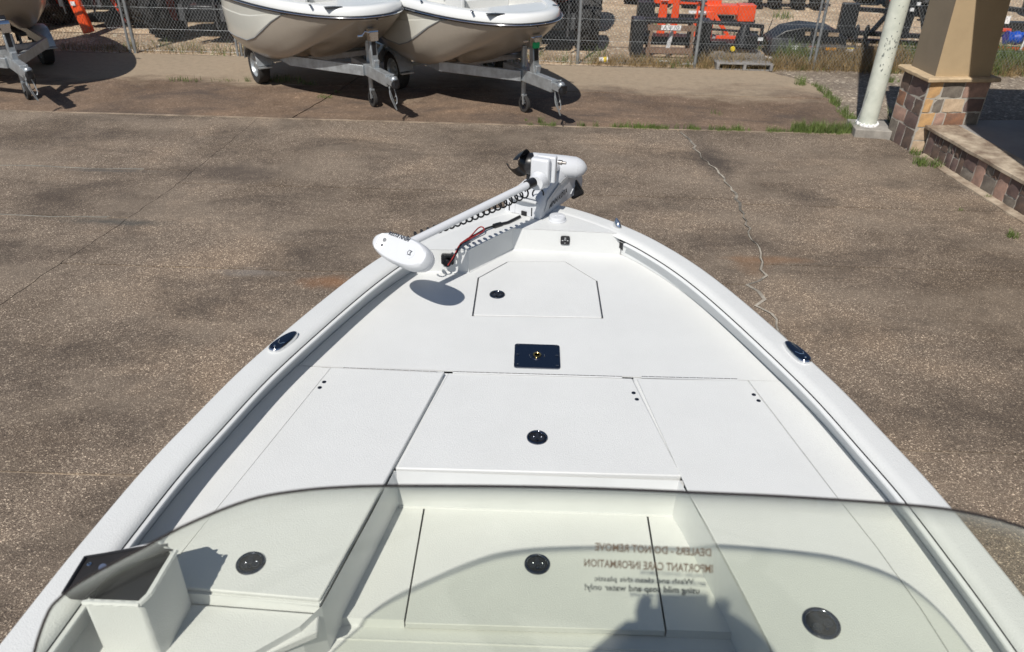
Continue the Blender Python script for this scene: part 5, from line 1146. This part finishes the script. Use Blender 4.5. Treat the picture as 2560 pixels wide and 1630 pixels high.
def tractor(x, y, az, label, sc_=1.0, loader=False, tr=.85, fr_=.55, tw=.5):
    t = empty('tractor'); local_obj(t, x, y, az); tag(t, label, 'tractor', 'tractors parked in the yard')
    for s in (-1, 1):
        lug_tyre(t, Matrix.Translation((s*.85*sc_, -1.1, tr)) @ Matrix.Rotation(R_(90*s), 4, 'Y'), tr, tw, tr*.55, M_['red_rim'], 'rear_tyre')
        lug_tyre(t, Matrix.Translation((s*.75*sc_, 1.0, fr_)) @ Matrix.Rotation(R_(90*s), 4, 'Y'), fr_, tw*.72, fr_*.55, M_['red_rim'], 'front_tyre', 18)
        mb = MB(); rings = []
        for k in range(9): a = R_(10+150*k/8); rings.append([(s*.60*sc_, -1.1+math.cos(a)*(tr+.08), tr+math.sin(a)*(tr+.08)), (s*1.08*sc_, -1.1+math.cos(a)*(tr+.08), tr+math.sin(a)*(tr+.08)), (s*1.08*sc_, -1.1+math.cos(a)*(tr+.05), tr+math.sin(a)*(tr+.05)), (s*.6*sc_, -1.1+math.cos(a)*(tr+.05), tr+math.sin(a)*(tr+.05))])
        mb.loft(rings); mb.build('fender', M_['orange'], t)
        mb = MB(); mb.box((s*.38, 1.72, .62), (.10, .04, .30)); mb.build('headlamp_guard', M_['implement_g'], t)
    mb = MB(); mb.bar((0, -1.3, .75), (0, 1.4, .70), .42, .40); mb.box((0, 1.0, .52), (1.2, .22, .20)); mb.box((0, -1.1, .80), (1.3, .35, .35)); mb.box((0, 1.55, .60), (.5, .35, .30)); mb.box((0, .35, .62), (1.15*sc_, 1.5, .55)); mb.box((0, -1.0, .9), (1.3, .9, .8)); mb.build('chassis', M_['implement'], t, bevel=.03)
    mb = MB(); mb.box((0, .75, 1.22), (.62, 1.75, .55)); mb.build('hood', M_['orange'], t, bevel=.10, seg=3)
    mb = MB(); mb.box((0, 1.635, 1.15), (.46, .02, .36)); mb.build('grille', M_['implement'], t)
    mb = MB(); mb.box((0, -.75, 1.28), (.5, .5, .12)); mb.box((0, -1.0, 1.55), (.5, .12, .5)); mb.build('seat', M_['black_m'], t, bevel=.04)
    mb = MB(); mb.tube([(-.5, -1.35, .9), (-.5, -1.35, 2.5), (.5, -1.35, 2.5), (.5, -1.35, .9)], .035, 8); mb.build('roll_bar', M_['implement'], t)
    for s in (-1, 1):
        mb = MB(); mb.tube([(s*.30, 1.80, .35), (s*.30, 1.86, .95)], .022, 8); mb.build('front_guard', M_['implement_g'], t)
    if loader:
        mb = MB(); mb.bar((-.55, .2, 1.5), (-.55, 2.3, .55), .09, .16); mb.bar((.55, .2, 1.5), (.55, 2.3, .55), .09, .16); mb.build('loader_arm', M_['orange'], t)
        mb = MB(); prof = [(2.35, .75), (2.95, .70), (2.98, .10), (2.5, .02), (2.33, .3)]
        mb.loft([[(x_, y_, z_) for y_, z_ in prof] for x_ in (-.85, .85)]); mb.build('bucket', M_['orange'], t)
    return t
tractor(-6.45, 17.3, 178, 'big tractor with red rims behind the fence between the left and middle boats', 1.30, tr=1.0, fr_=.74, tw=.64)
tractor(-9.4, 18.4, 178, 'dark tractor behind the fence posts, left of the big red rimmed tractor', 1.2, tr=.95, fr_=.70, tw=.6)
tractor(-12.2, 18.4, 178, 'dark tractor behind the orange loader bracket at the upper left', 1.2, tr=.95, fr_=.70, tw=.6)
tractor(.40, 17.4, 180, 'black fronted tractor with a broad lugged tyre right behind the rightmost cream boat', .95, tr=.9, fr_=.62, tw=.62)
tractor(3.6, 22.6, 195, 'far orange tractor with orange wheel rims above the wooden crate', 1.0, loader=False, tr=.8, fr_=.5)
tractor(7.3, 24.5, 180, 'distant dark tractor seen end on at the top edge', .85, tr=.7, fr_=.45, tw=.35)
tractor(9.9, 21.7, 182, 'dark tractor behind the black quick hitch frame beside the pole', 1.0, tr=.8, fr_=.55, tw=.4)
# left: orange loader part standing behind the shaded boat
t = empty('loader_attachment', (-9.2, 16.3, 0)); tag(t, 'bright orange loader bracket with white stickers behind the left boat', 'loader arm')
mb = MB(); mb.bar((-.25, 0, 1.7), (.16, -.1, .06), .10, .24); mb.build('upright_arm', M_['orange'], t, bevel=.02)
mb = MB(); mb.bar((.20, 1.0, .75), (.50, 1.0, .10), .06, .22); mb.build('side_plate', M_['red_rim'], t, bevel=.02)  # darker red stands in for orange paint lying in shade
mb = MB(); mb.tube([(.30+.30*math.cos(R_(a)), .05, 1.42+.30*math.sin(R_(a))) for a in range(180, 361, 20)], .05, 8); mb.build('hook', M_['orange'], t)
mb = MB(); mb.box((.0, -.14, .62), (.09, .01, .08)); mb.box((-.12, -.12, 1.05), (.05, .01, .05)); mb.build('sticker', M_['label_w'], t)
X = Matrix.Translation((-1.3, .35, .62)) @ Matrix.Rotation(R_(90), 4, 'Y'); lug_tyre(t, X, .62, .42, .34, M_['red_rim'])
# wooden crate frame with black fork carriage
p = g(1665, 140); t = empty('crated_fork_frame', (p.x, 15.75, 0)); tag(t, 'brown wooden shipping crate round a black pallet fork carriage', 'crate')
for nm, a, b in (('crate_post', (-.40, -.12, 0), (-.36, -.12, .62)), ('crate_post', (.44, -.12, 0), (.42, -.12, .62)), ('crate_post', (-.34, .35, 0), (-.34, .35, .62)), ('crate_post', (.46, .35, 0), (.46, .35, .62))):
    mb = MB(); mb.bar(a, b, .09, .05); mb.build(nm, M_['wood_b'], t)
for z, yy in ((.56, -.14), (.14, -.14), (.60, .35)):
    mb = MB(); mb.box((.02, yy, z), (.92, .03, .10)); mb.build('crate_rail', M_['wood_b'], t)
mb = MB(); mb.box((.0, -.160, .57), (.38, .008, .09)); mb.build('crate_label', M_['label_w'], t)
X = Matrix.Translation((0, -.1645, .57)) @ Matrix.Rotation(R_(90), 4, 'X')
lettering('crate_lettering', 'A 4 10', M_['grey_ink'], t, X, .30)
for x in (-.62, .66):
    mb = MB(); mb.box((x, .0, .38), (.24, .40, .66)); mb.build('fork_carriage', M_['implement'], t, bevel=.02)
mb = MB(); mb.box((.02, .1, .66), (1.4, .12, .07)); mb.box((-.0, .22, .28), (1.0, .3, .16)); mb.build('carriage_bar', M_['implement'], t)
mb = MB(); mb.bar((-.02, -.05, .04), (.05, -.02, .48), .09, .03); mb.build('white_panel', M_['label_w'], t)
# orange implements behind the crate
t = empty('orange_implement', (3.15, 17.35, 0)); tag(t, 'orange tractor implement with hydraulic arms standing on boards behind the crate', 'implement')
for k, (x, w_, h_) in enumerate(((-.42, .16, .95), (-.16, .14, .92), (.35, .18, .72))):
    mb = MB(); mb.plate([(-w_/2, 0), (w_/2, 0), (w_*.55, h_*.5), (w_*.3, h_), (-w_*.3, h_), (-w_*.55, h_*.5)], z1=.05, z0=0, X=place(x, -.2, .12) @ Matrix.Rotation(R_(90), 4, 'X')); mb.build('side_plate', M_['orange'], t, bevel=.008)
mb = MB(); mb.box((.1, -.05, .80), (1.4, .14, .14)); mb.box((.75, -.1, .66), (.85, .3, .18)); mb.box((.55, -.35, .35), (.16, .1, .6)); mb.bar((.6, -.36, .62), (1.0, -.36, .15), .08, .03, up=(0, 1, 0)); mb.box((1.3, -.2, .62), (.35, .3, .32)); mb.build('frame_beam', M_['orange'], t, bevel=.012)
mb = MB(); mb.tube([(-.1, -.28, .86), (.45, -.28, .84)], .05, 10); mb.tube([(.3, -.3, .6), (.6, -.3, .58)], .03, 8); mb.build('cylinder', M_['chrome'], t)
mb = MB(); mb.box((.1, -.1, .50), (2.0, .08, .07)); mb.box((.95, -.3, .44), (1.1, .08, .10)); mb.box((-.75, .0, .45), (.35, .25, .6)); mb.build('black_bar', M_['implement'], t)
mb = MB(); mb.box((.05, -.2, .09), (1.5, .6, .05)); mb.build('board', M_['wood'], t)
mb = MB(); mb.box((.9, -.55, .12), (.42, .1, .18)); mb.build('orange_foot', M_['orange'], t)
for x, z in ((-.42, .86), (.18, .62), (.38, .62)): mb = MB(); mb.box((x, -.32, z), (.16, .01, .05)); mb.build('sticker', M_['label_w'], t)
# grey pallet with black auger drive on top
pa = [g(1788, 158, .12), g(1935, 158, .12), g(1870, 118, .12), g(1782, 120, .12)]
t = empty('wooden_pallet', ((pa[0].x+pa[1].x)/2, (pa[0].y+pa[3].y)/2, 0)); tag(t, 'weathered grey wooden pallet lying just behind the fence', 'pallet')
PWd, PDp = (pa[1]-pa[0]).length*.93, abs(pa[3].y-pa[0].y)
for k in range(9): mb = MB(); mb.box((random.uniform(-.01, .01), -PDp/2+PDp*(k+.5)/9, .115+random.uniform(-.003, .003)), (PWd, PDp/9*.74, .02)); mb.build('plank', M_['wood'], t)
for x in (-1, 0, 1): mb = MB(); mb.box((x*(PWd/2-.03), 0, .055), (.05, PDp, .10)); mb.build('stringer', M_['wood'], t)
for k in range(3): mb = MB(); mb.box((0, (k-1)*PDp*.42, -.001), (PWd, .09, .016)); mb.build('bottom_plank', M_['wood'], t)
t2 = empty('skid_attachment', (t.location.x-.10, t.location.y+.30, .126)); tag(t2, 'black skid steer attachment with top rail sitting on the grey pallet', 'implement')
mb = MB(); mb.box((0, .15, .12), (.95, .25, .14)); mb.box((-.42, .05, .07), (.16, .4, .14)); mb.build('base_frame', M_['implement'], t2, bevel=.012)
mb = MB(); mb.bar((-.45, .25, .50), (.62, .15, .46), .05, .07); mb.bar((-.45, .25, .1), (-.45, .25, .5), .05, .06); mb.bar((.60, .15, .1), (.60, .15, .46), .05, .08); mb.bar((-.42, .3, .36), (.55, .2, .34), .03, .04); mb.build('top_frame', M_['implement'], t2)
mb = MB(); mb.tube([(.22, .0, .10), (.22, .02, .30), (.24, .03, .52)], .1, 14, rs=[.17, .14, .07]); mb.box((.36, .0, .22), (.28, .25, .24)); mb.box((.0, -.03, .10), (.2, .2, .18)); mb.build('gearbox', M_['implement'], t2, bevel=.01)
mb = MB(); mb.lathe([(.05, 0), (.045, .02)], 14, Matrix.Translation((.02, -.14, .09)) @ Matrix.Rotation(R_(90), 4, 'X')); mb.build('yellow_cap', M_['yellow'], t2)
mb = MB(); mb.box((.52, -.13, .28), (.10, .01, .06)); mb.build('sticker', M_['label_w'], t2)
mb = MB(); mb.tube([(.62, .1, .1), (.68, .05, .35), (.72, .0, .62)], .008, 6); mb.build('spring_rod', M_['implement'], t2)
# black mower deck with bevelled hood and labels
a = g(1905, 125); b = g(2082, 140)
t = empty('mower_deck', (5.45, 16.05, 0), R_(-3)); tag(t, 'black brush mower deck with slotted hood and coloured safety labels', 'mower')
mb = MB(); prof = [(-.75, .12), (-.75, .30), (-.45, .52), (-.10, .60), (.45, .56), (.75, .42), (.80, .12)]
mb.loft([[(x_, y_, z_*(1 if y_ > 0 else .96)) for x_, z_ in prof] for y_ in (-.1, .5)]); mb.build('hood', M_['implement'], t, bevel=.02)
mb = MB(); mb.box((-.50, -.17, .24), (.42, .10, .26)); mb.build('grey_panel', M_['implement_g'], t, bevel=.01)
mb = MB()
for x_, w_ in ((-.02, .10), (.18, .14), (.48, .20)): mb.box((x_, -.104, .46), (w_, .01, .07))
mb.build('hood_slot', M_['gravel'], t)
mb = MB(); mb.box((.25, -.18, .20), (1.35, .10, .16)); mb.box((.55, -.22, .05), (1.15, .12, .18)); mb.box((.3, .2, .03), (1.9, .4, .06)); mb.build('skirt', M_['implement_g'], t, bevel=.01)
for x_, m, nm in ((.08, 'label_w', 'white_sticker'), (.45, 'label_o', 'orange_sticker'), (.82, 'label_w', 'white_sticker'), (-.25, 'label_w', 'white_sticker')):
    mb = MB(); mb.box((x_, -.233, .215), (.13 if m != 'label_o' else .20, .004, .08 if m != 'label_o' else .05)); mb.build(nm, M_[m], t)
for x_, m in ((.08, 'label_r'), (.82, 'yellow')): mb = MB(); mb.box((x_, -.236, .245), (.13, .004, .022)); mb.build('sticker_band', M_[m], t)
# black hitch frame with struts and tines
t = empty('hitch_frame', (7.15, 16.55, 0)); tag(t, 'black three point hitch frame with slanted struts and tines left of the pole', 'implement')
mb = MB(); mb.box((-.78, 0, .62), (.34, .14, .66)); mb.build('left_tower', M_['implement'], t, bevel=.02)
mb = MB(); mb.bar((-.65, 0, .84), (.35, 0, .80), .08, .08); mb.bar((-1.1, -.1, .42), (1.25, -.1, .36), .12, .08); mb.bar((-1.0, .15, .22), (1.2, .15, .18), .12, .08); mb.build('main_beam', M_['implement'], t)
for a_, b_ in (((.12, 0, .95), (-.28, -.05, .40)), ((.55, 0, 1.0), (.25, 0, .70)), ((.60, 0, .92), (.80, -.05, .38)), ((.85, .05, 1.0), (1.2, -.05, .38))):
    mb = MB(); mb.bar(a_, b_, .07, .07); mb.build('strut', M_['implement'], t)
mb = MB(); mb.plate([(-.14, 0), (.22, 0), (.28, .75), (.02, .75)], z1=.05, z0=0, X=place(.28, .05, .30) @ Matrix.Rotation(R_(90), 4, 'X')); mb.build('centre_plate', M_['implement'], t)
for x_, z_ in ((.10, .96), (.0, .82), (.52, .97), (.42, .86)): mb = MB(); mb.box((x_, -.05, z_), (.07, .03, .06), rz=0); mb.build('sleeve', M_['label_w'], t)
for x_ in (-.62, -.42, .80, 1.02): mb = MB(); mb.tube([(x_, -.2, .05), (x_, -.2, .50), (x_, -.2, .58)], .05, 10, rs=[.045, .05, .02]); mb.build('tine', M_['implement'], t)
for x_ in (-.35, .48): mb = MB(); mb.box((x_, -.22, .14), (.05, .02, .28)); mb.build('leg', M_['galv'], t)
mb = MB(); mb.box((.2, -.05, .05), (2.3, .5, .09)); mb.build('skid_board', M_['wood_b'], t)
# red frame right of the pole and bundles right of the pillar
t = empty('red_hitch', (9.0, 18.0, 0)); tag(t, 'red open implement frame standing between the pole and the pillar', 'implement')
mb = MB(); mb.bar((-.38, -.1, .1), (-.30, -.1, .85), .10, .10); mb.bar((-.35, -.1, .82), (.6, -.1, .82), .08, .12); mb.bar((-.4, -.1, .12), (.6, -.1, .10), .14, .14); mb.build('square_frame', M_['orange'], t)
mb = MB(); mb.bar((.10, -.1, .2), (.22, -.1, .8), .04, .04); mb.bar((-.3, -.1, .2), (.2, -.1, .72), .03, .03); mb.bar((.15, -.15, .3), (.55, -.15, .45), .05, .06); mb.build('brace', M_['red_rim'], t)
mb = MB(); mb.bar((.22, -.2, 1.1), (.42, -.2, .50), .10, .03, up=(0, 1, 0)); mb.build('grey_blade', M_['implement_g'], t)
p = g(2510, 118); t = empty('tarp_bundle', (10.05, 16.9, 0)); tag(t, 'blue tarp bundle tied with a white strap on a red frame right of the pillar', 'bundle')
mb = MB(); rings = []
for k in range(9): t_ = k/8; rings.append([(-.22+.46*t_, .13*math.cos(a_)*(1+.15*math.sin(k*2.1)), .30+.13*math.sin(a_)*(1+.12*math.cos(k*1.7))) for a_ in [2*math.pi*i/12 for i in range(12)]])
mb.loft(rings); mb.build('tarp', M_['blue'], t)
mb = MB(); mb.tube([(.05, -.17, .46), (.07, -.20, .30), (.02, -.24, .10)], .022, 6); mb.build('strap', M_['label_w'], t)
mb = MB(); mb.box((.1, 0, .10), (.9, .1, .06)); mb.tube([(.3, -.05, .28), (.75, -.05, .34)], .11, 12); mb.bar((.42, 0, .12), (.7, 0, .30), .1, .12); mb.box((-.22, .1, .44), (.2, .08, .05)); mb.build('red_frame', M_['orange'], t)
t = empty('black_carriage', (10.9, 18.6, 0)); tag(t, 'black open carriage frame with a white tag right of the pillar', 'implement')
mb = MB(); mb.bar((-.5, 0, .62), (.6, 0, .52), .08, .10); mb.bar((-.45, 0, .1), (-.40, 0, .6), .10, .10); mb.bar((.55, 0, .05), (.58, 0, .55), .10, .10); mb.box((0, 0, .22), (1.1, .2, .22)); mb.build('frame', M_['implement'], t)
mb = MB(); mb.box((-.30, -.12, .38), (.22, .01, .16)); mb.build('tag', M_['label_w'], t)
t = empty('rotary_rake', (9.6, 24.0, 0)); 
bpy.data.objects.remove(t)
# row of small dark tyres at the top edge
t = empty('packer_roller', (6.55, 21.6, 0)); tag(t, 'dark implement with a row of four narrow tyres and red brackets at the top edge', 'implement')
for x_ in (-.75, -.25, .35, .85):
    lug_tyre(t, Matrix.Translation((x_, 0, .42)) @ Matrix.Rotation(R_(90), 4, 'Y'), .42, .22, .2, M_['implement_g'], 'roller_tyre', 14)
mb = MB(); mb.box((.05, .1, .55), (2.2, .3, .3)); mb.box((-1.1, -.2, .35), (.4, .3, .16)); mb.box((1.1, .2, .8), (.3, .3, .4)); mb.build('frame', M_['implement'], t)
mb = MB(); mb.box((.05, -.35, .42), (.26, .1, .10)); mb.box((.6, -.3, .78), (.22, .1, .18)); mb.box((-.5, -.3, .6), (.2, .1, .1)); mb.build('bracket', M_['red_rim'], t)
for i_, (x_, y_) in enumerate(((13.8, 21.5),)):
    t = empty('dark_box_blade', (x_, y_, 0)); tag(t, 'dark box blade in the upper right corner', 'implement')
    mb = MB(); mb.box((0, 0, .4), (2.2, .1, .5)); mb.box((-1.1, -.3, .35), (.06, .7, .6)); mb.box((1.1, -.3, .35), (.06, .7, .6)); mb.build('blade', M_['implement'], t)
    mb = MB(); mb.bar((-.4, 0, .6), (0, .1, 1.2), .06, .06); mb.bar((.4, 0, .6), (0, .1, 1.2), .06, .06); mb.build('hitch', M_['implement'], t)

# ================================================================== PHOTOGRAPHER (behind the camera; the shadow falls into the picture)
per = empty('person', (-.04, -.24, DZ-.02)); tag(per, 'person in a hat added for its shadow, navy shirt and khaki shorts holding up a phone', 'person')
def skin(name, verts, edges, radii, m, parent, subs=2, root=0):
    me = bpy.data.meshes.new(name); me.from_pydata(verts, edges, []); me.materials.append(m)
    o = bpy.data.objects.new(name, me); COL.objects.link(o); o.parent = parent
    sk = o.modifiers.new('skin', 'SKIN'); sk.use_smooth_shade = True
    for i, r_ in enumerate(radii):
        rr_ = r_ if isinstance(r_, tuple) else (r_, r_); me.skin_vertices[0].data[i].radius = rr_; me.skin_vertices[0].data[i].use_root = (i == root)
    ss = o.modifiers.new('sub', 'SUBSURF'); ss.levels = subs; ss.render_levels = subs
    return o
# local origin between the feet; hands near z 1.76, y .40
V_ = [(0, 0, .95), (0, .0, 1.12), (0, .01, 1.32), (0, 0, 1.46), (0, .02, 1.55), (0, .03, 1.66), (0, .02, 1.76),
      (-.10, 0, .90), (-.12, .03, .50), (-.13, 0, .08), (-.14, .14, .03), (.10, 0, .90), (.12, .03, .50), (.13, 0, .08), (.14, .14, .03),
      (-.19, 0, 1.43), (-.30, .10, 1.30), (-.24, .20, 1.52), (-.13, .22, 1.70), (.19, 0, 1.43), (.30, .10, 1.30), (.24, .20, 1.52), (.13, .22, 1.70)]
E_ = [(0, 1), (1, 2), (2, 3), (3, 4), (4, 5), (5, 6), (0, 7), (7, 8), (8, 9), (9, 10), (0, 11), (11, 12), (12, 13), (13, 14), (3, 15), (15, 16), (16, 17), (17, 18), (3, 19), (19, 20), (20, 21), (21, 22)]
Rd = [(.16, .11), (.145, .10), (.17, .115), (.12, .09), .055, (.075, .095), (.07, .09), .085, .058, .042, .036, .085, .058, .042, .036, .065, .05, .038, .028, .065, .05, .038, .028]
skin('body', V_, E_, Rd, M_['skin'], per)
skin('shirt', [(0, 0, .93), (0, 0, 1.12), (0, .01, 1.33), (0, 0, 1.47), (-.20, 0, 1.43), (-.27, .07, 1.34), (.20, 0, 1.43), (.27, .07, 1.34)], [(0, 1), (1, 2), (2, 3), (3, 4), (4, 5), (3, 6), (6, 7)], [(.175, .125), (.165, .12), (.19, .135), (.125, .10), .085, .07, .085, .07], M_['shirt'], per)
skin('shorts', [(0, 0, .96), (-.10, 0, .86), (-.12, .02, .55), (.10, 0, .86), (.12, .02, .55)], [(0, 1), (1, 2), (0, 3), (3, 4)], [(.18, .13), .11, .085, .11, .085], M_['trousers'], per)
skin('hair', [(0, -.01, 1.70), (0, .0, 1.80), (0, .07, 1.80)], [(0, 1), (1, 2)], [(.085, .105), (.085, .10), (.07, .03)], M_['black_m'], per)
mb = MB(); mb.lathe([(.10, 1.90), (.105, 1.835), (.12, 1.822), (.215, 1.806), (.218, 1.80), (.12, 1.812), (.09, 1.82)], 36, Matrix.Translation((0, .01, 0)), cap=False); mb.lathe([(.10, 1.90), (.06, 1.915), (.01, 1.917)], 36, Matrix.Translation((0, .01, 0))); mb.build('shadow_hat', M_['trousers'], per)  # brimmed hat added to broaden the person's shadow on the boat
mb = MB(); mb.box((0, .145, 1.70), (.03, .03, .04))
for s in (-1, 1): mb.box((s*.03, .125, 1.715), (.022, .012, .012)); mb.box((s*.082, .03, 1.70), (.014, .03, .05))
mb.box((0, .125, 1.645), (.05, .014, .01)); mb.build('face', M_['skin'], per, bevel=.004)
for s in (-1, 1):
    hp_ = Vector((s*.125, .225, 1.735))
    skin('hand', [hp_+Vector((0, -.02, -.05)), hp_, hp_+Vector((-s*.03, -.01, .04)), hp_+Vector((-s*.035, .012, -.02)), hp_+Vector((-s*.06, .0, -.015))], [(0, 1), (1, 2), (1, 3), (3, 4)], [.026, .028, .018, .013, .010], M_['skin'], per, 2)
    for k in range(4):
        q = hp_+Vector((0, .0, -.018+.018*k)); skin('finger', [q, q+Vector((s*.006, .028, .002)), q+Vector((-s*.022, .036, .002)), q+Vector((-s*.034, .018, .002))], [(0, 1), (1, 2), (2, 3)], [.0085, .008, .0075, .0065], M_['skin'], per, 1)
ph = empty('phone', (0, 0, 0)); ph.matrix_world = cam.matrix_world @ Matrix.Translation((-.045, 0, .010)); tag(ph, 'black smartphone held level at arm height by the person', 'phone')
mb = MB(); mb.plate(rrect(0, 0, .158, .074, .010), z1=.004, z0=-.004); mb.build('phone_body', M_['black'], ph, bevel=.001)
mb = MB(); mb.plate(rrect(0, 0, .150, .068, .006), z1=.0048, z0=.004); mb.build('screen', M_['ink'], ph)
